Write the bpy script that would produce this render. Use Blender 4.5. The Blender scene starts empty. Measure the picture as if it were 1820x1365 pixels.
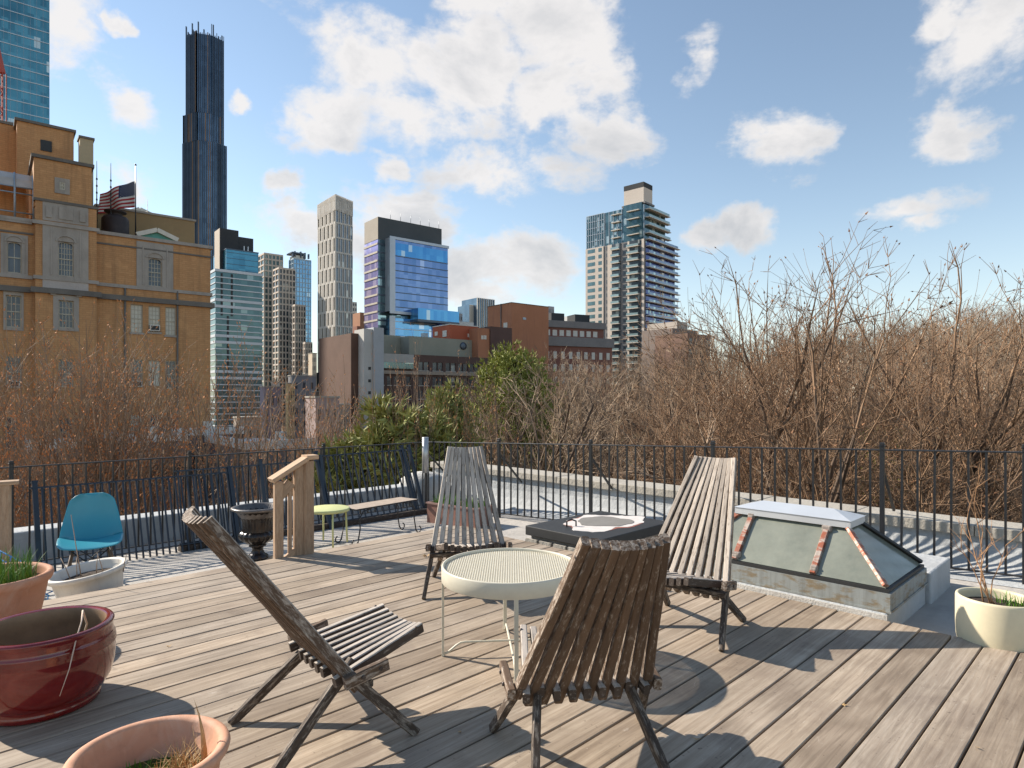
import bpy, math, random
from mathutils import Vector, Matrix
from math import sin, cos, radians as R, pi, sqrt, atan2, atan, tan

scene = bpy.context.scene
col = scene.collection

# ------------------------------------------------------------------ camera
F, CX, HY, H = 1140.0, 910.0, 706.0, 1.3
cam = bpy.data.objects.new('camera', bpy.data.cameras.new('camera'))
col.objects.link(cam)
cam.location = (0, 0, H)
cam.rotation_euler = (pi / 2, 0, 0)
cam.data.sensor_width = 36
cam.data.lens = 36 * F / 1820
cam.data.shift_y = 23.5 / 1820
cam.data.clip_start = 0.05
cam.data.clip_end = 6000
scene.camera = cam
scene.render.engine = 'CYCLES'
scene.view_settings.view_transform = 'Standard'
scene.view_settings.look = 'None'
scene.view_settings.gamma = 1
scene.view_settings.use_curve_mapping = False
scene.view_settings.exposure = 0.86

# ------------------------------------------------------------------ sun + sky
SUN_AZ = R(66)          # degrees left of straight ahead (+Y)
SUN_EL = R(33)
sdir = Vector((-sin(SUN_AZ) * cos(SUN_EL), cos(SUN_AZ) * cos(SUN_EL), sin(SUN_EL)))
sun = bpy.data.objects.new('sun', bpy.data.lights.new('sun', 'SUN'))
col.objects.link(sun)
sun.data.energy = 4.5
sun.data.angle = R(0.53)
sun.data.color = (1.0, 0.90, 0.77)
sun.rotation_euler = sdir.to_track_quat('Z', 'Y').to_euler()
sun.location = (-20, 10, 40)

world = bpy.data.worlds.new('World')
scene.world = world
world.use_nodes = True
wn = world.node_tree
wn.nodes.clear()
def WN(t, **k):
    n = wn.nodes.new(t)
    for a, b in k.items(): setattr(n, a, b)
    return n
def wmath(op, a, b=None, c=None, clamp=False):
    n = WN('ShaderNodeMath', operation=op, use_clamp=clamp)
    for i, v in enumerate((a, b, c)):
        if v is None: continue
        if isinstance(v, (int, float)): n.inputs[i].default_value = v
        else: wn.links.new(v, n.inputs[i])
    return n.outputs[0]
SKY_STRENGTH = 0.115
sky = WN('ShaderNodeTexSky', sky_type='NISHITA', sun_disc=False, sun_elevation=SUN_EL,
         sun_rotation=-SUN_AZ, altitude=30, air_density=1.0, dust_density=0.0, ozone_density=1.2)
tc = WN('ShaderNodeTexCoord')
sep = WN('ShaderNodeSeparateXYZ'); wn.links.new(tc.outputs['Generated'], sep.inputs[0])
az = wmath('ARCTAN2', sep.outputs[0], sep.outputs[1])
el = wmath('ARCSINE', sep.outputs[2])
comb0 = WN('ShaderNodeCombineXYZ'); wn.links.new(az, comb0.inputs[0]); wn.links.new(el, comb0.inputs[1])
def warp(scale, amt, vec):
    nw = WN('ShaderNodeTexNoise'); nw.inputs['Scale'].default_value = scale; nw.inputs['Detail'].default_value = 5; nw.inputs['Roughness'].default_value = 0.6
    wn.links.new(tc.outputs['Generated'], nw.inputs['Vector'])
    s1 = WN('ShaderNodeVectorMath', operation='SUBTRACT'); wn.links.new(nw.outputs['Color'], s1.inputs[0]); s1.inputs[1].default_value = (.5, .5, .5)
    s2 = WN('ShaderNodeVectorMath', operation='MULTIPLY'); wn.links.new(s1.outputs[0], s2.inputs[0]); s2.inputs[1].default_value = (amt, amt * .7, 0)
    s3 = WN('ShaderNodeVectorMath', operation='ADD'); wn.links.new(vec, s3.inputs[0]); wn.links.new(s2.outputs[0], s3.inputs[1]); return s3.outputs[0]
comb_out = warp(15, .075, warp(6, .13, comb0.outputs[0]))
# noises that break the outlines (direction space, so they carry on round the whole sky)
mp = WN('ShaderNodeMapping'); mp.inputs['Scale'].default_value = (1, 1, 1.7)
wn.links.new(tc.outputs['Generated'], mp.inputs[0])
n1 = WN('ShaderNodeTexNoise'); n1.inputs['Scale'].default_value = 5.5; n1.inputs['Detail'].default_value = 9
n1.inputs['Roughness'].default_value = 0.60; n1.inputs['Distortion'].default_value = 0.25
wn.links.new(mp.outputs[0], n1.inputs['Vector'])
n2 = WN('ShaderNodeTexNoise'); n2.inputs['Scale'].default_value = 17; n2.inputs['Detail'].default_value = 6
n2.inputs['Roughness'].default_value = 0.62
wn.links.new(mp.outputs[0], n2.inputs['Vector'])
CLOUDS = [  # px, py, rx, ry of cumulus heaps, turned into sky directions
    (690, 115, 135, 78), (590, 195, 95, 50), (755, 190, 130, 52), (830, 145, 85, 75), (1000, 50, 85, 88),
    (975, 185, 95, 52), (1085, 240, 58, 36), (885, 305, 125, 42), (545, 225, 60, 35), (1060, 100, 70, 60), (830, 0, 70, 45),
    (195, 165, 62, 48), (95, 50, 75, 75), (195, 42, 24, 18), (215, 340, 70, 62), (507, 328, 40, 25),
    (560, 400, 120, 45), (700, 375, 110, 48), (905, 475, 165, 62), (850, 515, 120, 40), (1240, 92, 38, 52),
    (1398, 245, 66, 58), (1690, 238, 74, 36), (1745, 75, 110, 66), (1655, 22, 60, 34), (1338, 410, 56, 32),
    (1590, 372, 125, 28), (708, 292, 34, 22), (1245, 425, 34, 22), (640, 430, 60, 40), 
    (1640, 395, 60, 20), (600, 250, 34, 18), (410, 190, 26, 12),
    (-300, 250, 200, 90), (-700, -100, 260, 120), (2200, 200, 200, 80), (2600, -150, 260, 130), (600, -420, 240, 110),
    (1500, -500, 220, 110)]
mx = None
for (px, py, rx, ry) in CLOUDS:
    a = atan((px - CX) / F); e = atan((HY - py) / F * cos(a))
    ra = rx / F * cos(a) ** 2 ; re = ry / F * cos(a)
    s = WN('ShaderNodeVectorMath', operation='SUBTRACT'); wn.links.new(comb_out, s.inputs[0]); s.inputs[1].default_value = (a, e, 0)
    m_ = WN('ShaderNodeVectorMath', operation='MULTIPLY'); wn.links.new(s.outputs[0], m_.inputs[0]); m_.inputs[1].default_value = (1 / ra, 1 / re, 0)
    l = WN('ShaderNodeVectorMath', operation='LENGTH'); wn.links.new(m_.outputs[0], l.inputs[0])
    v = wmath('SUBTRACT', 1.0, l.outputs['Value'])
    mx = v if mx is None else wmath('MAXIMUM', mx, v)
nz = wmath('ADD', wmath('MULTIPLY', wmath('SUBTRACT', n1.outputs['Fac'], 0.5), 4.2),
           wmath('MULTIPLY', wmath('SUBTRACT', n2.outputs['Fac'], 0.5), 1.3))
fld = wmath('ADD', wmath('MAXIMUM', mx, -1.6), nz)
ms = WN('ShaderNodeMapRange', interpolation_type='SMOOTHSTEP')
ms.inputs['From Min'].default_value = -0.28; ms.inputs['From Max'].default_value = 0.62
wn.links.new(fld, ms.inputs['Value'])
# undersides of the clouds a little greyer
sh = WN('ShaderNodeMapRange'); sh.inputs['From Min'].default_value = 1.25; sh.inputs['From Max'].default_value = 2.0
wn.links.new(wmath('ADD', wmath('ADD', wmath('MULTIPLY', n1.outputs['Fac'], 2.6), wmath('MULTIPLY', fld, .15)), wmath('MULTIPLY', wmath('SUBTRACT', 0.30, el), 1.6)), sh.inputs['Value'])
cc = WN('ShaderNodeMix', data_type='RGBA')
cc.inputs[6].default_value = (4.45, 4.3, 4.2, 1); cc.inputs[7].default_value = (2.85, 2.9, 3.0, 1)
wn.links.new(sh.outputs[0], cc.inputs[0])
mixc = WN('ShaderNodeMix', data_type='RGBA')
wn.links.new(wmath('MULTIPLY', ms.outputs[0], 0.93), mixc.inputs[0])
tint = WN('ShaderNodeMix', data_type='RGBA', blend_type='MULTIPLY'); tint.inputs[0].default_value = 1
tint.inputs[7].default_value = (1.10, 0.99, 0.87, 1)
wn.links.new(sky.outputs[0], tint.inputs[6])
hzf = wmath('MULTIPLY', wmath('POWER', wmath('SUBTRACT', 1.0, wmath('MULTIPLY', wmath('ABSOLUTE', el), 3.0), None, True), 2.2), 0.62)
hz_ = WN('ShaderNodeMix', data_type='RGBA'); wn.links.new(hzf, hz_.inputs[0]); wn.links.new(tint.outputs[2], hz_.inputs[6]); hz_.inputs[7].default_value = (2.75, 3.2, 3.6, 1)
wn.links.new(hz_.outputs[2], mixc.inputs[6]); wn.links.new(cc.outputs[2], mixc.inputs[7])
bg = WN('ShaderNodeBackground'); bg.inputs['Strength'].default_value = SKY_STRENGTH
wn.links.new(mixc.outputs[2], bg.inputs['Color'])
wo = WN('ShaderNodeOutputWorld'); wn.links.new(bg.outputs[0], wo.inputs[0])

# ------------------------------------------------------------------ placing helpers
def gp(px, py, z=0.0):
    Z = (H - z) * F / (py - HY)
    return Vector(((px - CX) / F * Z, Z, z))
def at(px, py, Z):
    return Vector(((px - CX) / F * Z, Z, H - (py - HY) / F * Z))
AD = R(45.2)
U = Vector((sin(AD), cos(AD), 0)); V = Vector((-cos(AD), sin(AD), 0))
def uv(u, v, z=0.0):
    p = U * u + V * v; return Vector((p.x, p.y, z))
UROT = pi / 2 - AD        # local x axis -> U

# ------------------------------------------------------------------ materials
MATS = {}
class NT:
    def __init__(s, name):
        s.m = bpy.data.materials.new(name); s.m.use_nodes = True
        s.nt = s.m.node_tree; s.b = s.nt.nodes['Principled BSDF']; s._oc = None
    def n(s, t, **k):
        x = s.nt.nodes.new(t)
        for a, b in k.items(): setattr(x, a, b)
        return x
    def lk(s, a, b): s.nt.links.new(a, b)
    def coord(s, scale=(1, 1, 1), rnd=False, kind='Object'):
        t = s.n('ShaderNodeTexCoord'); mp = s.n('ShaderNodeMapping'); mp.inputs['Scale'].default_value = scale
        src = t.outputs[kind]
        if rnd:
            oi = s.n('ShaderNodeObjectInfo'); mu = s.n('ShaderNodeVectorMath', operation='SCALE')
            ad = s.n('ShaderNodeVectorMath', operation='ADD')
            cx = s.n('ShaderNodeCombineXYZ')
            for i in range(3): s.lk(oi.outputs['Random'], cx.inputs[i])
            s.lk(cx.outputs[0], mu.inputs[0]); mu.inputs['Scale'].default_value = 37.3
            s.lk(src, ad.inputs[0]); s.lk(mu.outputs[0], ad.inputs[1]); src = ad.outputs[0]
        s.lk(src, mp.inputs[0]); return mp.outputs[0]
    def noise(s, vec, scale, detail=4, rough=0.55, dist=0):
        n = s.n('ShaderNodeTexNoise'); n.inputs['Scale'].default_value = scale; n.inputs['Detail'].default_value = detail
        n.inputs['Roughness'].default_value = rough; n.inputs['Distortion'].default_value = dist
        s.lk(vec, n.inputs['Vector']); return n.outputs['Fac']
    def ramp(s, fac, stops):
        r = s.n('ShaderNodeValToRGB'); e = r.color_ramp.elements
        while len(e) < len(stops): e.new(0.5)
        for i, (p, c) in enumerate(stops): e[i].position = p; e[i].color = (*c, 1) if len(c) == 3 else c
        s.lk(fac, r.inputs[0]); return r.outputs[0]
    def mix(s, fac, a, b, mode='MIX'):
        n = s.n('ShaderNodeMix', data_type='RGBA', blend_type=mode)
        if isinstance(fac, float): n.inputs[0].default_value = fac
        else: s.lk(fac, n.inputs[0])
        for i, v in ((6, a), (7, b)):
            if isinstance(v, tuple): n.inputs[i].default_value = (*v, 1)
            else: s.lk(v, n.inputs[i])
        return n.outputs[2]
    def math(s, op, a, b=None, clamp=False):
        n = s.n('ShaderNodeMath', operation=op, use_clamp=clamp)
        for i, v in enumerate((a, b)):
            if v is None: continue
            if isinstance(v, (int, float)): n.inputs[i].default_value = v
            else: s.lk(v, n.inputs[i])
        return n.outputs[0]
    def bump(s, h, strength=0.3, dist=0.01):
        b = s.n('ShaderNodeBump'); b.inputs['Strength'].default_value = strength; b.inputs['Distance'].default_value = dist
        s.lk(h, b.inputs['Height']); s.lk(b.outputs[0], s.b.inputs['Normal'])
    def out(s, c=None, rough=None, metal=None, spec=None):
        if c is not None:
            if isinstance(c, tuple): s.b.inputs['Base Color'].default_value = (*c, 1)
            else: s.lk(c, s.b.inputs['Base Color'])
        if rough is not None:
            if isinstance(rough, (int, float)): s.b.inputs['Roughness'].default_value = rough
            else: s.lk(rough, s.b.inputs['Roughness'])
        if metal is not None: s.b.inputs['Metallic'].default_value = metal
        if spec is not None: s.b.inputs['Specular IOR Level'].default_value = spec
        return s.m

def plain(name, c, rough=0.7, metal=0.0, var=0.18, scale=3.0, bump=0.0, fine=None, each=None, lime=None):
    """base colour with uneven wear at two scales"""
    if name in MATS: return MATS[name]
    t = NT(name); v = t.coord(rnd=True)
    n = t.noise(v, scale, 6, 0.6)
    lo = tuple(x * (1 - var) for x in c); hi = tuple(min(1, x * (1 + var)) for x in c)
    cc_ = t.ramp(n, [(0.25, lo), (0.75, hi)])
    if fine:
        n2_ = t.noise(v, fine, 3, 0.6)
        cc_ = t.mix(t.math('MULTIPLY', n2_, 0.25), cc_, tuple(x * 0.5 for x in c))
    if each:    # every individual a shade of its own
        oi = t.n('ShaderNodeObjectInfo')
        cc_ = t.mix(1.0, cc_, t.ramp(oi.outputs['Random'], [(0, tuple(each[0] * q for q in (1, .97, .93))), (1, (each[1],) * 3)]), 'MULTIPLY')
    if lime:    # chalky bloom and water marks
        lm = t.ramp(t.noise(t.coord((1, 1, .5), rnd=True), 7, 8, .68, .8), [(.50, (0, 0, 0)), (.66, (1, 1, 1))])
        cc_ = t.mix(t.math('MULTIPLY', lm, .38), cc_, lime)
        dk_ = t.ramp(t.noise(t.coord((5, 5, .8), rnd=True), 4, 5, .6), [(.55, (0, 0, 0)), (.72, (1, 1, 1))])
        cc_ = t.mix(t.math('MULTIPLY', dk_, .30), cc_, tuple(x * .45 for x in c))
        t.bump(t.noise(v, 60, 4, .6), .25, .003)
    if bump: t.bump(t.noise(v, (fine or scale * 8), 4), bump, 0.005)
    MATS[name] = t.out(cc_, rough, metal); return MATS[name]

def deck_wood():
    t = NT('weathered_deck_wood')
    v = t.coord((1.0, 1.0, 1.0), rnd=True)
    g = t.coord((1.3, 26, 26), rnd=True)
    grain = t.noise(g, 2.2, 8, 0.65, 0.6)
    broad = t.noise(v, 2.3, 5, 0.6, 0.8)
    wv = t.n('ShaderNodeTexWave', wave_type='RINGS', rings_direction='Y'); wv.inputs['Scale'].default_value = 3.2
    wv.inputs['Distortion'].default_value = 9; wv.inputs['Detail'].default_value = 3; wv.inputs['Detail Scale'].default_value = 1.2
    t.lk(t.coord((0.28, 4.2, 4.2), rnd=True), wv.inputs['Vector'])
    c = t.ramp(grain, [(0.22, (0.175, 0.138, 0.106)), (0.5, (0.325, 0.272, 0.218)), (0.78, (0.450, 0.395, 0.330))])
    c = t.mix(t.math('MULTIPLY', wv.outputs['Fac'], 0.36), c, (0.18, 0.140, 0.105))
    bl = t.ramp(broad, [(0.35, (0.80, 0.77, 0.75)), (0.5, (1, 0.985, 0.96)), (0.68, (1.14, 1.12, 1.10))])
    c = t.mix(1.0, c, bl, 'MULTIPLY')
    oi = t.n('ShaderNodeObjectInfo')
    rr = t.ramp(oi.outputs['Random'], [(0.0, (0.80, 0.76, 0.71)), (0.3, (1.0, 0.95, 0.88)), (0.6, (1.02, 1.02, 1.02)), (1.0, (1.25, 1.19, 1.10))])
    c = t.mix(1.0, c, rr, 'MULTIPLY')
    # pale scuffs and dark specks
    sc = t.ramp(t.noise(t.coord((2.5, 9, 9), rnd=True), 3.0, 7, 0.7, 1.5), [(0.63, (0, 0, 0)), (0.72, (1, 1, 1))])
    c = t.mix(t.math('MULTIPLY', sc, 0.6), c, (0.56, 0.50, 0.43))
    sp = t.ramp(t.noise(v, 55, 2, 0.5), [(0.25, (1, 1, 1)), (0.31, (0, 0, 0))])
    c = t.mix(t.math('MULTIPLY', sp, 0.6), c, (0.08, 0.055, 0.04))
    ln = t.ramp(t.noise(t.coord((0.8, 90, 90), rnd=True), 2.0, 3, 0.6), [(0.66, (0, 0, 0)), (0.74, (1, 1, 1))])
    c = t.mix(t.math('MULTIPLY', ln, 0.35), c, (0.11, 0.08, 0.06))
    t.bump(t.math('ADD', grain, t.math('MULTIPLY', wv.outputs['Fac'], 0.3)), 0.35, 0.004)
    return t.out(c, 0.72)

def slat_wood(name, pale, dark, amount, front=None, sign=1, lo=-.25, hi=.45):
    t = NT(name)
    g = t.coord((22, 22, 1.6), rnd=True)
    grain = t.noise(g, 2.5, 8, 0.7, 0.4)
    fl = t.noise(t.coord((26, 26, 5.5), rnd=True), 3.0, 8, 0.75, 0.3)
    base = t.ramp(grain, [(0.25, tuple(x * 0.55 for x in dark)), (0.6, dark), (0.8, tuple(x * 1.5 for x in dark))])
    pl = t.ramp(grain, [(0.25, tuple(x * 0.55 for x in pale)), (0.7, pale)])
    if front is not None:   # pale flakes grow denser towards the sitting side
        tn = t.n('ShaderNodeTexCoord'); sx = t.n('ShaderNodeSeparateXYZ'); t.lk(tn.outputs['Normal'], sx.inputs[0])
        fr_ = t.n('ShaderNodeMapRange'); fr_.inputs['From Min'].default_value = lo; fr_.inputs['From Max'].default_value = hi; t.lk(t.math('MULTIPLY', sx.outputs[1], sign), fr_.inputs['Value'])
        fl = t.math('ADD', fl, t.math('MULTIPLY', fr_.outputs[0], front))
    mask = t.ramp(fl, [(amount - 0.06, (0, 0, 0)), (amount + 0.10, (1, 1, 1))])
    c = t.mix(mask, base, pl)
    oi = t.n('ShaderNodeObjectInfo')
    rr = t.ramp(oi.outputs['Random'], [(0.0, (0.72, 0.70, 0.68)), (1.0, (1.15, 1.12, 1.08))])
    c = t.mix(1.0, c, rr, 'MULTIPLY')
    t.bump(t.math('ADD', grain, t.math('MULTIPLY', mask, 0.4)), 0.4, 0.003)
    return t.out(c, 0.78)

def glass_wall(name, c1, c2, cell, bright=None, brightp=0.08, metal=0.65, rough=0.12, wobble=0.03):
    """curtain wall glass: each pane a shade of its own, slightly tilted"""
    t = NT(name)
    tcn = t.n('ShaderNodeTexCoord')
    dv = t.n('ShaderNodeVectorMath', operation='DIVIDE'); t.lk(tcn.outputs['Object'], dv.inputs[0]); dv.inputs[1].default_value = cell
    ad = t.n('ShaderNodeVectorMath', operation='ADD'); t.lk(dv.outputs[0], ad.inputs[0]); ad.inputs[1].default_value = (0.013, 0.017, 0.011)
    fl = t.n('ShaderNodeVectorMath', operation='FLOOR'); t.lk(ad.outputs[0], fl.inputs[0])
    w = t.n('ShaderNodeTexWhiteNoise', noise_dimensions='3D'); t.lk(fl.outputs[0], w.inputs['Vector'])
    big = t.noise(t.coord((0.03, 0.03, 0.03)), 1.6, 4, 0.6)
    f = t.math('ADD', t.math('MULTIPLY', w.outputs['Value'], 0.30), t.math('MULTIPLY', big, 0.75))
    c = t.ramp(f, [(0.2, c1), (0.8, c2)])
    if bright:
        sepn = t.n('ShaderNodeSeparateXYZ'); t.lk(w.outputs['Color'], sepn.inputs[0])
        mk = t.math('LESS_THAN', sepn.outputs[1], brightp)
        c = t.mix(mk, c, bright)
    ge = t.n('ShaderNodeNewGeometry')
    sb = t.n('ShaderNodeVectorMath', operation='SUBTRACT'); t.lk(w.outputs['Color'], sb.inputs[0]); sb.inputs[1].default_value = (0.5, 0.5, 0.5)
    sc = t.n('ShaderNodeVectorMath', operation='SCALE'); t.lk(sb.outputs[0], sc.inputs[0]); sc.inputs['Scale'].default_value = wobble
    aa = t.n('ShaderNodeVectorMath', operation='ADD'); t.lk(ge.outputs['Normal'], aa.inputs[0]); t.lk(sc.outputs[0], aa.inputs[1])
    no = t.n('ShaderNodeVectorMath', operation='NORMALIZE'); t.lk(aa.outputs[0], no.inputs[0])
    t.lk(no.outputs[0], t.b.inputs['Normal'])
    return t.out(c, rough, metal)

def masonry(name, c, c2, stain=None, scale=0.25, rough=0.88):
    t = NT(name); v = t.coord()
    n = t.noise(v, scale, 8, 0.65); f = t.noise(v, scale * 14, 5, 0.6)
    st = t.noise(t.coord((1.2, 1.2, 0.12)), 1.1, 5, 0.6)
    cc_ = t.ramp(n, [(0.3, c), (0.7, c2)])
    cc_ = t.mix(t.math('MULTIPLY', f, 0.35), cc_, tuple(x * 0.6 for x in c))
    if stain: cc_ = t.mix(t.ramp(st, [(0.52, (0, 0, 0)), (0.8, (0.7, 0.7, 0.7))]), cc_, stain)
    t.bump(f, 0.3, 0.05)
    return t.out(cc_, rough)

M_deck = deck_wood()
M_slat = slat_wood('flaking_chair_wood', (0.56, 0.49, 0.42), (0.125, 0.078, 0.048), 0.605, front=.23)
M_slat_pale = slat_wood('pale_chair_wood', (0.54, 0.49, 0.44), (0.075, 0.052, 0.038), 0.62, front=.26, sign=-1, lo=.15, hi=.6)
M_slat_dark = slat_wood('dark_chair_wood', (0.40, 0.35, 0.30), (0.065, 0.045, 0.032), 0.55)
M_cedar = slat_wood('cedar_rail_wood', (0.60, 0.42, 0.28), (0.46, 0.30, 0.185), 0.46)
M_iron = plain('black_painted_iron', (0.014, 0.015, 0.018), 0.38, 0.0, 0.3, 9)
M_iron_blue = plain('blue_black_iron', (0.012, 0.020, 0.034), 0.4, 0.0, 0.3, 9)
M_castiron = plain('glossy_cast_iron', (0.022, 0.019, 0.018), 0.22, 0.3, 0.4, 6)
M_cream = plain('cream_powder_coat', (0.66, 0.62, 0.50), 0.42, 0.0, 0.06, 4, fine=30)
M_bolt = plain('rusty_bolt_steel', (0.10, 0.085, 0.08), 0.45, 0.8, 0.4, 40)

# ------------------------------------------------------------------ mesh builder
class MB:
    def __init__(s): s.v = []; s.f = []; s.m = []; s.sm = []
    def quad(s, a, b, c, d, mi=0):
        i = len(s.v); s.v += [tuple(a), tuple(b), tuple(c), tuple(d)]; s.f.append((i, i + 1, i + 2, i + 3)); s.m.append(mi); s.sm.append(False)
    def poly(s, pts, mi=0):
        i = len(s.v); s.v += [tuple(p) for p in pts]; s.f.append(tuple(range(i, i + len(pts)))); s.m.append(mi); s.sm.append(False)
    def box(s, x0, x1, y0, y1, z0, z1, mi=0):
        i = len(s.v)
        s.v += [(x0, y0, z0), (x1, y0, z0), (x1, y1, z0), (x0, y1, z0), (x0, y0, z1), (x1, y0, z1), (x1, y1, z1), (x0, y1, z1)]
        for q in ((0, 3, 2, 1), (4, 5, 6, 7), (0, 1, 5, 4), (1, 2, 6, 5), (2, 3, 7, 6), (3, 0, 4, 7)):
            s.f.append(tuple(i + k for k in q)); s.m.append(mi); s.sm.append(False)
    def prism(s, poly, z0, z1, mi=0, cap=True, top_mi=None):
        """poly: list of (x,y) counter-clockwise"""
        n = len(poly); i = len(s.v)
        s.v += [(x, y, z0) for x, y in poly] + [(x, y, z1) for x, y in poly]
        for k in range(n):
            k2 = (k + 1) % n; s.f.append((i + k, i + k2, i + n + k2, i + n + k)); s.m.append(mi); s.sm.append(False)
        if cap:
            s.f.append(tuple(i + n + k for k in range(n))); s.m.append(mi if top_mi is None else top_mi); s.sm.append(False)
            s.f.append(tuple(i + k for k in reversed(range(n)))); s.m.append(mi); s.sm.append(False)
    def bar(s, p0, p1, w, t, hint=(0, 0, 1), mi=0, w1=None, t1=None):
        p0 = Vector(p0); p1 = Vector(p1); d = (p1 - p0).normalized(); h = Vector(hint)
        if abs(d.dot(h)) > 0.98: h = Vector((1, 0, 0))
        x = d.cross(h).normalized(); y = x.cross(d)
        w1 = w if w1 is None else w1; t1 = t if t1 is None else t1
        i = len(s.v)
        for p, a, b in ((p0, w, t), (p1, w1, t1)):
            for sx, sy in ((-1, -1), (1, -1), (1, 1), (-1, 1)):
                s.v.append(tuple(p + x * (sx * a / 2) + y * (sy * b / 2)))
        for q in ((0, 3, 2, 1), (4, 5, 6, 7), (0, 1, 5, 4), (1, 2, 6, 5), (2, 3, 7, 6), (3, 0, 4, 7)):
            s.f.append(tuple(i + k for k in q)); s.m.append(mi); s.sm.append(False)
    def tube(s, pts, r, n=8, mi=0, closed=False, cap=True):
        pts = [Vector(p) for p in pts]; rs = r if isinstance(r, (list, tuple)) else [r] * len(pts)
        rings = []; up = None
        for k, p in enumerate(pts):
            if closed: d = (pts[(k + 1) % len(pts)] - pts[k - 1])
            else: d = pts[min(k + 1, len(pts) - 1)] - pts[max(k - 1, 0)]
            d.normalize()
            if up is None: up = Vector((0, 0, 1)) if abs(d.z) < 0.9 else Vector((1, 0, 0))
            x = d.cross(up).normalized(); up = x.cross(d).normalized()
            i = len(s.v)
            for a in range(n):
                th = 2 * pi * a / n; s.v.append(tuple(p + x * (cos(th) * rs[k]) + up * (sin(th) * rs[k])))
            rings.append(i)
        m = len(pts)
        for k in range(m if closed else m - 1):
            a, b = rings[k], rings[(k + 1) % m]
            for j in range(n):
                j2 = (j + 1) % n; s.f.append((a + j, a + j2, b + j2, b + j)); s.m.append(mi); s.sm.append(True)
        if cap and not closed:
            s.f.append(tuple(rings[0] + j for j in reversed(range(n)))); s.m.append(mi); s.sm.append(False)
            s.f.append(tuple(rings[-1] + j for j in range(n))); s.m.append(mi); s.sm.append(False)
    def lathe(s, prof, n=48, sx=1, sy=1, mi=0, smooth=True, flute=None):
        i = len(s.v)
        for r, z in prof:
            for a in range(n):
                th = 2 * pi * a / n; rr = r
                if flute: rr = r * flute(th, z)
                s.v.append((rr * cos(th) * sx, rr * sin(th) * sy, z))
        for k in range(len(prof) - 1):
            for j in range(n):
                j2 = (j + 1) % n
                s.f.append((i + k * n + j, i + k * n + j2, i + (k + 1) * n + j2, i + (k + 1) * n + j)); s.m.append(mi); s.sm.append(smooth)
    def build(s, name, mats, parent=None, world=False, kind=None, bevel=0, loc=None, rot=None):
        me = bpy.data.meshes.new(name); vs = s.v
        if world and parent is not None:
            inv = parent.matrix_world.inverted() if False else Matrix.LocRotScale(parent.location, parent.rotation_euler, parent.scale).inverted()
            vs = [tuple(inv @ Vector(v)) for v in vs]
        me.from_pydata(vs, [], s.f)
        if not isinstance(mats, (list, tuple)): mats = [mats]
        for m in mats: me.materials.append(m)
        if any(s.m): me.polygons.foreach_set('material_index', s.m)
        me.polygons.foreach_set('use_smooth', s.sm)
        me.update()
        o = bpy.data.objects.new(name, me); col.objects.link(o)
        if parent is not None: o.parent = parent
        if loc is not None: o.location = loc
        if rot is not None: o.rotation_euler = rot
        if kind: o['kind'] = kind
        if bevel:
            b = o.modifiers.new('bevel', 'BEVEL'); b.width = bevel; b.segments = 2; b.limit_method = 'ANGLE'
        return o

def thing(name, label, cat, loc=(0, 0, 0), rz=0.0, group=None):
    o = bpy.data.objects.new(name, None); col.objects.link(o)
    o.empty_display_size = 0.2
    o.location = loc; o.rotation_euler = (0, 0, rz); o['label'] = label; o['category'] = cat
    if group: o['group'] = group
    return o
def tag(o, label, cat, group=None):
    o['label'] = label; o['category'] = cat
    if group: o['group'] = group
    return o
def place_mesh(name, me, parent, loc, rot=(0, 0, 0), scale=(1, 1, 1)):
    o = bpy.data.objects.new(name, me); col.objects.link(o); o.parent = parent
    o.location = loc; o.rotation_euler = rot; o.scale = scale; return o
def copy_tree(o, parent=None, kids=None):
    if kids is None:
        kids = {}
        for x in bpy.data.objects:
            if x.parent: kids.setdefault(x.parent.name, []).append(x)
    c = o.copy(); col.objects.link(c); c.parent = parent
    for ch in kids.get(o.name, []): copy_tree(ch, c, kids)
    return c

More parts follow.
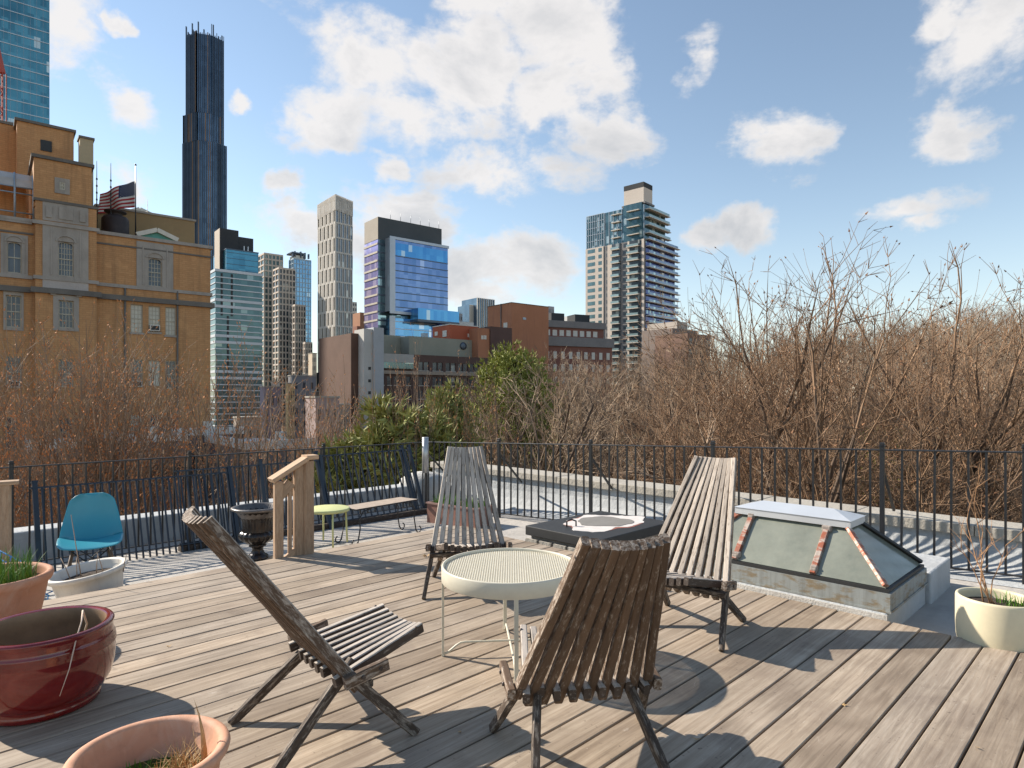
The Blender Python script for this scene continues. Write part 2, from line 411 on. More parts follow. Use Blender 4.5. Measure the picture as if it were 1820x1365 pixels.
_slatcache = {}
def slat(name, p0, p1, w, t, side, mat, parent, taper=1.0, rough=True, seed=0):
    """a stick along its own local z so that the grain follows it"""
    p0 = Vector(p0); p1 = Vector(p1); d = (p1 - p0); L = d.length; d.normalize()
    x = Vector(side); x = (x - d * x.dot(d)).normalized(); y = d.cross(x)
    key = (name, round(L, 2), w, t, mat.name, taper, seed)
    me = _slatcache.get(key)
    if me is None:
        rnd = random.Random(hash((round(L * 100), seed)) & 0xffff); mb = MB(); n = 6 if rough else 2; c = 0.14
        for k in range(n):
            f = k / (n - 1); ww = w * (1 + (taper - 1) * f) / 2; tt = t * (1 + (taper - 1) * f) / 2
            j = [rnd.uniform(-1, 1) * (0.0007 if rough else 0) for _ in range(4)]
            ww += j[0]; tt += j[1]
            cx_ = min(ww, tt) * c * 2
            for a, b in ((-ww + cx_, -tt), (ww - cx_, -tt), (ww, -tt + cx_), (ww, tt - cx_), (ww - cx_, tt), (-ww + cx_, tt), (-ww, tt - cx_), (-ww, -tt + cx_)):
                mb.v.append((a + j[2], b + j[3], L * f))
        for k in range(n - 1):
            for a in range(8):
                b = (a + 1) % 8; mb.f.append((k * 8 + a, k * 8 + b, k * 8 + 8 + b, k * 8 + 8 + a)); mb.m.append(0); mb.sm.append(False)
        mb.f.append(tuple(reversed(range(8)))); mb.f.append(tuple(range((n - 1) * 8, n * 8))); mb.m += [0, 0]; mb.sm += [False, False]
        me = bpy.data.meshes.new(name); me.from_pydata(mb.v, [], mb.f); me.materials.append(mat); me.update(); _slatcache[key] = me
    o = bpy.data.objects.new(name, me); col.objects.link(o); o.parent = parent
    m = Matrix(((x.x, y.x, d.x, p0.x), (x.y, y.y, d.y, p0.y), (x.z, y.z, d.z, p0.z), (0, 0, 0, 1)))
    o.matrix_local = m
    return o

# ================================================================== THE SETTING
GZ = -13.0
def ground_h(x, y):
    """street level on the left, the park rising on the right"""
    r = max(0.0, min(1.0, (x - 2 + y * 0.06) / 22.0)); r = r * r * (3 - 2 * r)
    f = max(0.0, min(1.0, (y - 10) / 90.0))
    far = max(0.0, 1 - max(0.0, y - 130) / 60.0) * max(0.0, 1 - max(0.0, x - 110) / 80.0)
    return GZ + r * (4.2 + 9.5 * f) * max(0.0, far)
def make_ground():
    t = NT('leaf_litter_and_grass'); v = t.coord(kind='Object')
    a = t.noise(v, 0.12, 6, 0.6); b = t.noise(v, 1.7, 6, 0.7)
    c = t.ramp(a, [(0.36, (0.075, 0.085, 0.022)), (0.5, (0.15, 0.09, 0.04)), (0.66, (0.23, 0.115, 0.045))])
    c = t.mix(t.math('MULTIPLY', b, 0.6), c, (0.07, 0.045, 0.025))
    st = t.ramp(t.math('ADD', t.n('ShaderNodeSeparateXYZ').outputs[0], 0.0), [(0, (0, 0, 0)), (1, (1, 1, 1))])
    t.bump(b, 0.6, 0.2)
    M = t.out(c, 0.95)
    xs = [-4000, -1500, -600, -300, -150] + [i * 6 for i in range(-16, 36)] + [260, 400, 800, 1800, 4000]
    ys = [-400, -60, -20] + [i * 6 for i in range(0, 36)] + [260, 400, 800, 1800, 5000]
    mb = MB(); nx = len(xs)
    for y in ys:
        for x in xs: mb.v.append((x, y, ground_h(x, y)))
    for j in range(len(ys) - 1):
        for i in range(nx - 1):
            mb.f.append((j * nx + i, j * nx + i + 1, (j + 1) * nx + i + 1, (j + 1) * nx + i)); mb.m.append(0); mb.sm.append(True)
    mb.build('ground', M, kind='structure')
make_ground()

# ---- own roof: fence corner F0 and the right fence end
F0 = Vector((-1.23, 9.17, 0)); R1 = Vector((3.435, 4.99, 0))
vF = F0.dot(V)
def roof_z(v): return -0.30 + 0.032 * max(0.0, vF - v) if v > -1 else -0.30 + 0.032 * (vF + 1)
EDGE_U, EDGE_V = 4.17, 5.03        # far edges of the deck
PAR_U = 6.22                       # inner face of right parapet
PAR_V = vF + 0.36                  # inner face of left parapet
M_roof = masonry('pale_roof_membrane', (0.40, 0.375, 0.34), (0.52, 0.49, 0.45), (0.22, 0.20, 0.18), 0.9)
M_wall = masonry('painted_parapet_grey', (0.40, 0.42, 0.43), (0.52, 0.535, 0.54), (0.27, 0.27, 0.27), 1.2)
M_coping = masonry('stone_coping', (0.36, 0.33, 0.28), (0.48, 0.45, 0.39), (0.2, 0.18, 0.15), 2.0)
M_brickown = masonry('own_brick_wall', (0.16, 0.09, 0.06), (0.24, 0.14, 0.10), None, 0.5)
mb = MB()
U0, V0 = -7.0, -6.0
vs_ = [V0, -1.0, vF - 8, vF - 4, PAR_V + 0.32]
for k in range(len(vs_) - 1):
    a, b = vs_[k], vs_[k + 1]
    mb.quad(uv(U0, a, roof_z(a)), uv(PAR_U + .32, a, roof_z(a)), uv(PAR_U + .32, b, roof_z(b)), uv(U0, b, roof_z(b)))
mb.build('roof', M_roof, kind='structure')
mb = MB()   # walls of the house under the roof
pp = [uv(U0, V0), uv(PAR_U + .315, V0), uv(PAR_U + .315, PAR_V + .315), uv(U0, PAR_V + .315)]
mb.prism([(p.x, p.y) for p in pp], GZ - 1, -0.335)
mb.build('house_below', M_brickown, kind='structure')

# left parapet (painted, in shade) and right parapet with its coping stones
lp = thing('parapet_wall', 'low grey painted parapet behind the long left railing, top edge sunlit', 'wall', uv(-7, PAR_V, -.3), UROT)
mb = MB(); mb.box(0, PAR_U + 7 - .002, 0, .30, -0.02, .30)
o = mb.build('wall', M_wall, lp, bevel=0.02)
mb = MB(); mb.prism([(0, 0), (1, 0), (1, 1), (0, 1)], 0, 0.001) if False else None
rp = thing('parapet_wall', 'low pale parapet with stone coping curving shadows, behind the right railing', 'wall', uv(PAR_U, V0, 0), UROT)
mb = MB()   # wall with cove at the foot, local x = U, y = V
ya = [0, 5, vF - 8 - V0, PAR_V - V0 + .3]
ys_ = [i * (PAR_V - V0 - .002) / 14 for i in range(15)]
prof = [(-.34, 0.004), (-.25, .018), (-.16, .050), (-.08, .11), (-.03, .19), (0, .29), (0, None)]
for k in range(len(ys_) - 1):
    for j in range(len(prof) - 1):
        q = []
        for (yy, jj) in ((ys_[k], j), (ys_[k], j + 1), (ys_[k + 1], j + 1), (ys_[k + 1], j)):
            x, dz = prof[jj]; zb = roof_z(V0 + yy); zt = 0.195
            q.append((x, yy, zt if dz is None else min(zb + dz, zt - .002)))
        mb.quad(q[0], q[3], q[2], q[1])
mb.box(0.002, .30, 0, PAR_V - V0 + .30, -.5, .195)
mb.build('wall', M_wall, rp)
nst = 16; Lst = (PAR_V - V0 + .32) / nst
stone = None
for k in range(nst):
    if stone is None:
        mb = MB(); mb.box(-.045, .35, 0, Lst - .006, 0, .085); stone = mb.build('coping_stone', M_coping, rp, bevel=0.006, loc=(0, 0, .197))
    else:
        c = stone.copy(); col.objects.link(c); c.location = (random.Random(k).uniform(-.004, .004), Lst * k, .197 + random.Random(k + 9).uniform(0, .004))
# raised white corner of the parapet with vent pipe
ck = thing('parapet_corner', 'whitewashed rounded corner lump where the two parapets meet beside a vent pipe', 'wall', at(752, 905, 9.65), 0)
ck.location.z = -.3
mb = MB(); mb.lathe([(.40, 0), (.38, .25), (.33, .38), (.22, .45), (.1, .48), (0.0, .49)], 14, 1.0, .8)
mb.build('mound', masonry('whitewash', (.5, .49, .46), (.62, .61, .58), (.3, .28, .25), 2), ck)
mb = MB(); mb.tube([(0, 0, .0), (0, 0, .50)], .045, 14)
o = mb.build('vent_pipe', plain('galvanised_pipe', (.5, .5, .5), .35, .6, .1, 8), None, loc=at(756, 838, 9.05))
o.location.z = H - (840 - HY) / F * 9.05 - .0
tag(o, 'short grey metal vent pipe standing on the whitewashed parapet corner', 'pipe')

# ---- deck: every board its own object
dk = bpy.data.objects.new('deck', None); col.objects.link(dk); dk['kind'] = 'structure'
dk.location = (0, 0, 0); dk.rotation_euler = (0, 0, UROT)
PIT = 0.1462; bw = PIT - 0.0092; UB0 = -2.6
mb = MB()
def board_mesh(L, w, t=.026):
    mb = MB(); c = .003; hw = w / 2
    pr = [(-hw, -t), (hw, -t), (hw, -c), (hw - c, 0), (-hw + c, 0), (-hw, -c)]
    n = 2
    for x in (0, L):
        for y, z in pr: mb.v.append((x, y, z))
    for a in range(6):
        b = (a + 1) % 6; mb.f.append((a, b, 6 + b, 6 + a)); mb.m.append(0); mb.sm.append(False)
    mb.f.append((5, 4, 3, 2, 1, 0)); mb.f.append((6, 7, 8, 9, 10, 11)); mb.m += [0, 0]; mb.sm += [False] * 2
    me = bpy.data.meshes.new('board'); me.from_pydata(mb.v, [], mb.f)
    me.materials.append(M_deck); me.update(); return me
bm_long = board_mesh(EDGE_U - UB0, bw)
nb = int((EDGE_V + 2.6) / PIT)
rb = random.Random(4)
for k in range(nb):
    yv = EDGE_V - PIT * (k + .5)
    o = place_mesh('board', bm_long, dk, (UB0, yv, rb.uniform(-.0012, .0012)))
mb = MB(); mb.box(UB0 + .02, EDGE_U - .03, EDGE_V - PIT * nb + .02, EDGE_V - .03, -.24, -.12)
mb.build('deck_frame', plain('dark_framing', (.03, .025, .02), .9), dk)
mb = MB(); mb.box(UB0, EDGE_U + .0, EDGE_V + .002, EDGE_V + .03, -.25, -.03)
mb.build('fascia_board', M_deck, dk)
# lower walkway boards beyond the left edge of the deck, in the fence's shadow
lw = bpy.data.objects.new('lower_walkway', None); col.objects.link(lw); lw['kind'] = 'structure'; lw.rotation_euler = (0, 0, UROT)
bm_low = board_mesh(EDGE_U + 1.0 - UB0, bw)
for k in range(5):
    place_mesh('board', bm_low, lw, (UB0, EDGE_V + .06 + PIT * (k + .5), -.225))
# timber sleeper along the foot of the leaning panels
sl = slat('timber_sleeper', uv(2.2, vF - .35, -.255), uv(5.75, vF - .42, -.255), .10, .09, (0, 0, 1), M_slat_pale, None)
tag(sl, 'weathered timber sleeper lying along the foot of the left railing', 'timber')

# ================================================================== IRON RAILINGS
def baluster_mesh(hh, w=.0155):
    mb = MB(); mb.box(-w / 2, w / 2, -w / 2, w / 2, 0, hh); me = bpy.data.meshes.new('baluster'); me.from_pydata(mb.v, [], mb.f)
    me.materials.append(M_iron); me.update(); return me
BAL = baluster_mesh(1.0)
def railing(A, B, zA, zB, hA, hB, nbal, posts, label, braces=None, cat='railing', bmat=None, top=.0, postw=.034):
    """A,B base ends; hA/hB heights; posts = list of fractions"""
    A = Vector(A); B = Vector(B); L = (B - A).length; rz = atan2(B.y - A.y, B.x - A.x)
    t = thing('iron_railing', label, cat, (A.x, A.y, zA), rz)
    def zb(f): return (zB - zA) * f
    def hh(f): return hA + (hB - hA) * f
    M = bmat or M_iron
    mb = MB(); mb.bar((0, 0, hh(0)), (L, 0, zb(1) + hh(1)), .034, .012); mb.build('top_rail', M, t, bevel=.003)
    mb = MB(); mb.bar((0, 0, .07), (L, 0, zb(1) + .07), .028, .010); mb.build('bottom_rail', M, t)
    rr = random.Random(len(label))
    for k in range(nbal):
        f = (k + .5) / nbal
        if any(abs(f - p) * L < .035 for p in posts): continue
        o = place_mesh('baluster', BAL if M is M_iron else BALB, t, (f * L, 0, zb(f) + .07), (rr.uniform(-.006, .006), rr.uniform(-.006, .006), 0), (1, 1, hh(f) - .075))
    for f in posts:
        mb = MB(); h = hh(f) + .03; w = postw / 2
        mb.box(-w, w, -w, w, -.02, h)
        for (z0, z1, e) in ((h, h + .008, .006), (h + .008, h + .03, 0.0)): mb.box(-w - e, w + e, -w - e, w + e, z0, z1)
        mb.build('post', M, t, loc=(f * L, 0, zb(f)), bevel=.003)
        if braces:
            mb = MB(); mb.bar((0, .0, h * .82), (0, braces, .42), .02, .02, (1, 0, 0)); mb.build('brace', M, t, loc=(f * L, .02, zb(f)))
    return t
BALB = BAL.copy(); BALB.materials.clear(); BALB.materials.append(M_iron_blue)
# right railing, F0 -> R1 and on out of the frame
tE = 1.42
RE = F0 + (R1 - F0) * tE
def right_fr(px):   # fraction of F0->RE where the base meets picture column px
    k = (px - CX) / F; d = R1 - F0
    return (k * F0.y - F0.x) / (d.x - k * d.y) / tE
railing(F0, RE, -.30, -.30 + .2 * tE, .96, .96 + .02 * tE, 79, [0.0] + [right_fr(p) for p in (887, 1050, 1267, 1568, 1822)],
        'black iron railing with braced posts running along the right side of the roof', braces=-.0 or .42)
# left railing F0 -> far left, parallel to the deck boards
LE = F0 - U * 9.6
def left_fr(px):
    k = (px - CX) / F; d = LE - F0
    return (k * F0.y - F0.x) / (d.x - k * d.y)
railing(LE, F0, -.30, -.30, .96, .96, 85, [1 - left_fr(p) for p in (575, 337, 20)] + [.02],
        'black iron railing standing along the left side in front of bare trees')
def leaning_panel(px0, px1, lean, label, hh=.86, nb_=16, off=.34, sag=0.0, postfr=(0.0, 1.0)):
    """spare railing section leaning on the left railing"""
    f0, f1 = left_fr(px0), left_fr(px1)
    A = F0 + (LE - F0) * f0 - V * off; B = F0 + (LE - F0) * f1 - V * (off + sag)
    L = (B - A).length; rz = atan2(B.y - A.y, B.x - A.x)
    t = thing('loose_railing_panel', label, 'railing panel', (A.x, A.y, -.285), rz)
    t.rotation_euler = (lean, 0, rz)
    M = M_iron_blue
    mb = MB(); mb.bar((0, 0, hh), (L, 0, hh), .03, .012); mb.build('top_rail', M, t)
    mb = MB(); mb.bar((0, 0, .09), (L, 0, .09), .026, .010); mb.build('bottom_rail', M, t)
    for k in range(nb_):
        place_mesh('baluster', BALB, t, ((k + .5) / nb_ * L, 0, .02), (0, 0, 0), (1, 1, hh - .02))
    for f in postfr:
        mb = MB(); mb.box(-.02, .02, -.02, .02, 0, hh + .05); mb.box(-.025, .025, -.025, .025, hh + .05, hh + .065); mb.build('post', M, t, loc=(f * L, 0, 0))
    return t
leaning_panel(48, 398, R(-19), 'spare black railing panel leaning behind the blue shell chair', .80, 30, .42, .0, (0.02, 1.0))
leaning_panel(300, 560, R(-15), 'spare black railing panel leaning behind the iron urn', .84, 20, .36, .0, (0.55, 1.0))
leaning_panel(556, 722, R(-21), 'spare black railing panel leaning behind the metal bench', .92, 15, .44, -.06, (0.0, .93, 1.02))

# ================================================================== KENTUCKY STICK CHAIRS
def make_chair(label):
    t = thing('stick_chair', label, 'chair', (0, 0, 0), 0, 'slatted wooden folding stick chairs')
    PZ = .262; NBK = 10; TOPZ = .874; TOPY = -.46
    for i in range(NBK):
        s = i / (NBK - 1) * 2 - 1
        xb = s * .237; xt = s * .119
        dy = -.030 * (1 - s * s)
        pt = Vector((xt, TOPY + dy, TOPZ + .010 * (s * s))); pb = Vector((xb, 0, PZ))
        d = (pb - pt).normalized(); ext = .085 if 0 < i < NBK - 1 else .03
        slat('back_slat', pb + d * ext, pt, .0325, .044, (1, 0, 0), M_slat, t, .84, seed=i)
    for i in range(9):
        s = (i - 4) / 4.0; xb = s * .2107; xf = s * .158
        sc = -.022 * (1 - s * s)
        pf = Vector((xf, .355, .345 + sc)); pb = Vector((xb, 0, PZ + .0)); d = (pb - pf).normalized()
        slat('seat_slat', pb + d * (.055 if i not in (1, 7) else .03), pf, .026, .040, (1, 0, 0), M_slat_pale, t, 1.0, seed=20 + i)
    for s in (-1, 1):
        # outer seat rails (short arms bolted to the pivot)
        slat('side_arm', (s * .268, -.035, PZ - .004), (s * .274, .135, PZ + .028), .028, .046, (1, 0, 0), M_slat, t, seed=40)
        slat('front_leg', (s * .232, -.025, PZ + .03), (s * .300, .245, .0), .030, .042, (1, 0, 0), M_slat_dark, t, .85, seed=41)
        slat('rear_leg', (s * .158, .05, PZ + .025), (s * .236, -.285, .0), .030, .042, (1, 0, 0), M_slat_dark, t, .85, seed=42)
        mb = MB()
        for (y, z) in ((.03, PZ + .008), (.10, PZ + .022)):
            mb.tube([(s * .283, y, z), (s * .2925, y, z)], .0075, 8)
        mb.tube([(s * .136, TOPY + .030, TOPZ - .045), (s * .1435, TOPY + .030, TOPZ - .045)], .008, 8)
        mb.tube([(s * .170, .32, .353), (s * .178, .32, .353)], .007, 8)
        mb.build('bolt', M_bolt, t)
    slat('cross_bar', (-.262, .062, PZ - .035), (.262, .062, PZ - .035), .042, .026, (0, 1, 0), M_slat_dark, t, seed=43)
    mb = MB(); mb.tube([(-.28, 0, PZ), (.28, 0, PZ)], .006, 6)
    mb.build('rod', M_bolt, t)
    return t
def face(g): return atan2(-g[0], g[1])
chairs = [((-.75, 2.55), (.77, .64), 'grey slatted wooden stick chair at left seen from its side, beside the small terracotta planter'),
          ((-.30, 4.40), (.12, -.99), 'pale slatted wooden stick chair standing behind the round white table'),
          ((.258, 2.31), (-.155, .988), 'brown slatted wooden stick chair in the foreground seen from behind'),
          ((.985, 3.65), (-.62, -.78), 'pale slatted wooden stick chair beside the rusty skylight')]
c0 = make_chair(chairs[0][2])
for i, (p, g, lab) in enumerate(chairs):
    o = c0 if i == 0 else copy_tree(c0)
    o.scale = (1, 1, 1.035 if i in (1, 3) else 1)
    o['label'] = lab; o.location = (p[0], p[1], .004); o.rotation_euler = (0, 0, face(g))

# ================================================================== ROUND TABLE
tb = thing('round_table', 'round cream metal table with perforated top among the stick chairs', 'table', (-.01, 3.25, 0), 0)
TR = .343; TH = .448
mb = MB(); mb.lathe([(TR, TH - .068), (TR + .003, TH - .064), (TR + .003, TH + .004), (TR, TH + .009), (TR - .008, TH + .009), (TR - .010, TH + .004), (TR - .010, TH - .012), (TR - .004, TH - .014), (TR - .004, TH - .062), (TR, TH - .068)], 72)
mb.build('rim', M_cream, tb)
mb = MB(); mesh_z = TH - .006; rr_ = TR - .006
ang = R(28)
for q, ph in enumerate((ang, ang + R(62))):
    nw = 58
    for k in range(nw):
        d = -rr_ + 2 * rr_ * (k + .5) / nw; hl = sqrt(rr_ * rr_ - d * d); dx, dy = cos(ph), sin(ph)
        mb.bar((-dy * d - dx * hl, dx * d - dy * hl, mesh_z + q * .0012), (-dy * d + dx * hl, dx * d + dy * hl, mesh_z + q * .0012), .0046, .0022)
o = mb.build('mesh_top', M_cream, tb, kind='stuff')
for k, a in enumerate((R(-86), R(4), R(94), R(184))):
    pass
lr = .338
for a in (R(-85), R(5), R(95), R(185)):
    x, y = cos(a), sin(a)
    mb = MB(); mb.bar((x * lr, y * lr, 0.0), (x * lr, y * lr, TH - .01), .020, .012, (x, y, 0)); mb.build('leg', M_cream, tb, bevel=.002)
for a in (R(-85), R(5)):
    x, y = cos(a), sin(a); pts = []
    for f in [i / 30 for i in range(31)]:
        r = lr * (1 - 2 * f); e = abs(r) / lr; q = max(0, min(1, (1 - e) / .30)); q = q * q * (3 - 2 * q)
        z = .006 + .058 * q - .0 ; pts.append((x * r, y * r, z + (0.004 if a > 0 else 0)))
    mb = MB(); mb.tube(pts, .006, 8); mb.build('sled_rail', M_cream, tb)

# ================================================================== SKYLIGHT
C = Vector((2.202, 3.735, 0))
sk = thing('skylight', 'old hipped glass skylight with rusty bars on a grey metal curb', 'skylight', (C.x, C.y, -.15), UROT)
# local: x = U (depth), y = V (length).  z offset: world z + .15
zo = .15
def rust(name, base, rustc, amt):
    t = NT(name); v = t.coord(rnd=True)
    n = t.noise(t.coord((3, 3, 9), rnd=True), 2.6, 7, .7); f = t.noise(v, 30, 4, .6); s = t.noise(t.coord((14, 14, 1.3), rnd=True), 2.2, 6, .65)
    c = t.mix(t.ramp(n, [(amt - .05, (0, 0, 0)), (amt + .06, (1, 1, 1))]), base, rustc)
    c = t.mix(t.math('MULTIPLY', t.ramp(s, [(.4, (0, 0, 0)), (.75, (1, 1, 1))]), .55), c, (.12, .115, .10))
    t.bump(f, .4, .003); return t.out(c, .55, .25)
M_curb = rust('streaked_zinc', (.30, .325, .32), (.24, .195, .13), .54)
M_rust = rust('peeling_orange_rust', (.44, .37, .32), (.31, .080, .035), .49)
M_zinc = plain('bright_galvanised_sheet', (.62, .65, .68), .32, .35, .08, 3)
M_black = plain('bitumen_black', (.02, .021, .022), .55, 0, .3, 5)
D_, L_ = .84, 1.385
mb = MB()
def ring(x0, x1, y0, y1, z0, z1, t_, mb):
    mb.box(x0, x1, y0, y0 + t_, z0, z1); mb.box(x0, x1, y1 - t_, y1, z0, z1)
    mb.box(x0, x0 + t_, y0 + t_ + .0005, y1 - t_ - .0005, z0, z1); mb.box(x1 - t_, x1, y0 + t_ + .0005, y1 - t_ - .0005, z0, z1)
ring(0, D_, 0, L_, .044 + zo, .150 + zo, .03, mb)
mb.box(-.006, .03, -.006, L_ + .006, .040 + zo, .052 + zo)
mb.box(.031, D_, -.008, .0, .040 + zo, .052 + zo)
mb.build('metal_curb', M_curb, sk)
mb = MB(); ring(.012, D_ - .012, .012, L_ - .012, .151 + zo, .172 + zo, .035, mb); mb.build('glazing_sill', M_black, sk)
mb = MB()
mb.box(-.012, D_ + .02, .012, L_ + .06, -.25, .0385 + zo); mb.box(D_ + .021, D_ + .60, -.02, L_ + .06, -.25, .115 + zo)
o = mb.build('masonry_curb', M_wall, sk, bevel=.012)
# glass hips
zt = .452 + zo; zb_ = .176 + zo
b = [(.03, .03), (D_ - .03, .03), (D_ - .03, L_ - .03), (.03, L_ - .03)]
tq = [(.31, .335), (.53, .335), (.53, 1.05), (.31, 1.05)]
tg = NT('frosted_wire_glass'); v = tg.coord()
cgl = tg.ramp(tg.noise(v, 1.5, 6, .7), [(.3, (.085, .105, .09)), (.7, (.25, .27, .225))])
cgl = tg.mix(tg.math('MULTIPLY', tg.noise(v, 26, 3, .6), .3), cgl, (.30, .28, .22))
M_fglass = tg.out(cgl, .13); tg.b.inputs['Specular IOR Level'].default_value = .7
P3 = lambda q, z: Vector((q[0], q[1], z))
names_done = 0
for k in range(4):
    k2 = (k + 1) % 4
    a0, a1, c0_, c1_ = P3(b[k], zb_), P3(b[k2], zb_), P3(tq[k], zt), P3(tq[k2], zt)
    cuts = [0, 1] if k in (0, 2) else [0, .333, .667, 1]
    def fb(f):      # bars run straight up the slope: same distance along the curb, top and bottom
        w_ = {0: 0, .333: .965, .667: .445, 1: 1}[f]
        if f in (0, 1): return f, f
        B_f = (L_ - .03 - w_) / (L_ - .06); T_f = (1.05 - w_) / .715
        return B_f, T_f
    for j in range(len(cuts) - 1):
        f0, f1 = cuts[j], cuts[j + 1]
        # rafters: bottom spaced along the curb; top spaced along the cap
        if k == 3: g0, g1 = fb(f0), fb(f1)
        elif k == 1:
            g0 = tuple(1 - q for q in fb({0: 1, .333: .667, .667: .333, 1: 0}[f0])); g1 = tuple(1 - q for q in fb({0: 1, .333: .667, .667: .333, 1: 0}[f1]))
        else: g0, g1 = (f0, f0), (f1, f1)
        p = [a0.lerp(a1, g0[0]), a0.lerp(a1, g1[0]), c0_.lerp(c1_, g1[1]), c0_.lerp(c1_, g0[1])]
        mb = MB(); nrm = (p[1] - p[0]).cross(p[3] - p[0]).normalized() * .006
        i = 0
        mb.v = [tuple(q) for q in p] + [tuple(q - nrm) for q in p]
        mb.f = [(0, 1, 2, 3), (7, 6, 5, 4), (0, 4, 5, 1), (1, 5, 6, 2), (2, 6, 7, 3), (3, 7, 4, 0)]; mb.m = [0] * 6; mb.sm = [False] * 6
        mb.build('glass_pane', M_fglass, sk)
        if j > 0:
            nn = nrm.normalized()
            slat('rafter_bar', p[0] + nn * .010, p[3] + nn * .010, .036, .026, (p[1] - p[0]).normalized(), M_rust, sk, seed=60 + k * 3 + j)
            mb = MB(); mb.box(-.026, .026, -.03, .03, 0, .03)
            for q in (p[0].lerp(p[3], .05), p[0].lerp(p[3], .95)):
                pass
    up = Vector((0, 0, 1))
    slat('hip_bar', a0 + up * .012, c0_ + up * .012, .040, .022, (a1 - a0).normalized(), M_rust if k in (0, 3) else M_black, sk, seed=70 + k)
M_patch = plain('crumbling_putty', (.30, .26, .23), .9, 0, .4, 30, .4)
mb = MB(); rq = random.Random(8)
for w_ in (.965, .445):
    for _ in (0,):
        lo = Vector((.03, w_, zb_)); hi = Vector((.31, w_, zt))
        for g in (.04, .09, .90, .96):
            q = lo.lerp(hi, g); s_ = rq.uniform(.018, .028)
            mb.box(q.x - s_, q.x + s_ * .7, q.y - s_ * 1.1, q.y + s_, q.z - .01, q.z + .028)
mb.build('putty_lump', M_patch, sk, bevel=.008, kind='stuff')
# sheet-metal cap
mb = MB(); x0, x1, y0, y1 = .275, .565, .30, 1.085; z0, z1, z2 = .452 + zo, .498 + zo, .545 + zo; xm = (x0 + x1) / 2
ring(x0, x1, y0, y1, z0, z1, .004, mb)
e = .006; A_, B_, C_, D2 = (x0 - e, y0 - e, z1), (x1 + e, y0 - e, z1), (x1 + e, y1 + e, z1), (x0 - e, y1 + e, z1)
r0, r1 = (xm, y0 + .15, z2), (xm, y1 - .15, z2)
mb.poly([A_, B_, r0]); mb.poly([B_, C_, r1, r0]); mb.poly([C_, D2, r1]); mb.poly([D2, A_, r0, r1])
mb.poly([D2, C_, B_, A_])
mb.build('metal_cap', M_zinc, sk)
mb = MB(); mb.box(x0 + .03, x1 - .03, y0 + .03, y1 - .03, zt - .05, z1 - .006); mb.build('cap_core', M_black, sk)
# loose cable lying down the side
mb = MB(); pc = [gp(1665, 1040, .1), gp(1668, 1065, .05), gp(1680, 1095, .02), gp(1700, 1098, .02)]
# white flashing between deck edge and curb
mb2 = MB(); mb2.box(EDGE_U + .004, EDGE_U + .032, 1.11, 3.35, -.05, .028); ff = mb2.build('flashing_strip', masonry('crumbly_white_mortar', (.5, .48, .44), (.62, .6, .56), (.25, .22, .2), 6), rot=(0, 0, UROT))
tag(ff, 'crumbly white mortar strip between the deck boards and the skylight curb', 'flashing')

# ================================================================== ROOF HATCH
ha = thing('roof_hatch', 'low black roof hatch with peeling white and grey patch on its lid', 'hatch', (.093 + .03, 5.92 + .03, -.25), UROT)
hz = .36   # lid top above base
mb = MB(); mb.box(0, 1.12, -.86, 0, hz - .085, hz); mb.build('lid', M_black, ha, bevel=.006)
mb = MB(); mb.box(.04, 1.08, -.82, -.04, 0, hz - .09)
mb.build('curb', plain('hatch_curb_wood', (.25, .22, .19), .85, 0, .35, 6), ha)
def blob(mb, cx, cy, rx, ry, z0, z1, seed, n=40, am=.16):
    r = random.Random(seed); ph = [r.uniform(0, 6.28) for _ in range(5)]
    pts = []
    for k in range(n):
        th = 2 * pi * k / n; q = 1 + am * (sin(2 * th + ph[0]) * .5 + sin(3 * th + ph[1]) * .4 + sin(5 * th + ph[2]) * .3 + sin(9 * th + ph[3]) * .2 + r.uniform(-.15, .15))
        pts.append((cx + rx * q * cos(th), cy + ry * q * sin(th)))
    mb.prism(pts, z0, z1)
mb = MB(); blob(mb, .64, -.42, .40, .34, hz, hz + .0035, 3, 60, .27); mb.build('white_patch', plain('peeling_white_coat', (.62, .58, .55), .8, 0, .1, 9), ha)
mb = MB(); blob(mb, .66, -.41, .27, .23, hz + .0036, hz + .007, 5); mb.build('grey_patch', plain('grey_patch_coat', (.20, .19, .175), .8, 0, .1, 9), ha)
mb = MB(); blob(mb, .635, -.422, .405, .345, hz - .0005, hz + .0018, 3, 60, .17); mb.build('red_edge_patch', plain('reddish_undercoat', (.30, .11, .08), .8), ha)
mb = MB(); mb.tube([(.24, -.30, hz), (.24, -.30, hz + .05), (.27, -.33, hz + .065), (.30, -.36, hz + .05), (.30, -.36, hz)], .008, 8); mb.build('handle', M_iron, ha)
for k in range(5):
    mb = MB(); mb.box(-.02, .0, -.84 + k * .17, -.70 + k * .17, .02, .25); mb.build('curb_block', M_coping, ha)

# ================================================================== POTS
def leafblade(mb, base, h, lean, az_, w, n=4, mi=0):
    """curved grass blade"""
    pr = None; bx, by, bz = base
    for k in range(n + 1):
        f = k / n; r = lean * f * f; p = Vector((bx + cos(az_) * r, by + sin(az_) * r, bz + h * (f - .18 * f * f * (lean / max(h, .01)))))
        ww = w * (1 - f) ** .7 * .5; sx = Vector((-sin(az_), cos(az_), 0)) * ww
        cur = (p - sx, p + sx)
        if pr: mb.quad(pr[0], pr[1], cur[1], cur[0], mi)
        pr = cur
M_grass = plain('fresh_grass_green', (.10, .22, .02), .55, 0, .35, 20)
M_straw = plain('dry_straw_stems', (.42, .27, .12), .8, 0, .3, 20)
M_soil = plain('potting_soil', (.045, .030, .020), .95, 0, .5, 25, .8, fine=60)
M_moss = plain('mossy_soil', (.085, .10, .012), .95, 0, .6, 14, .8, fine=70)
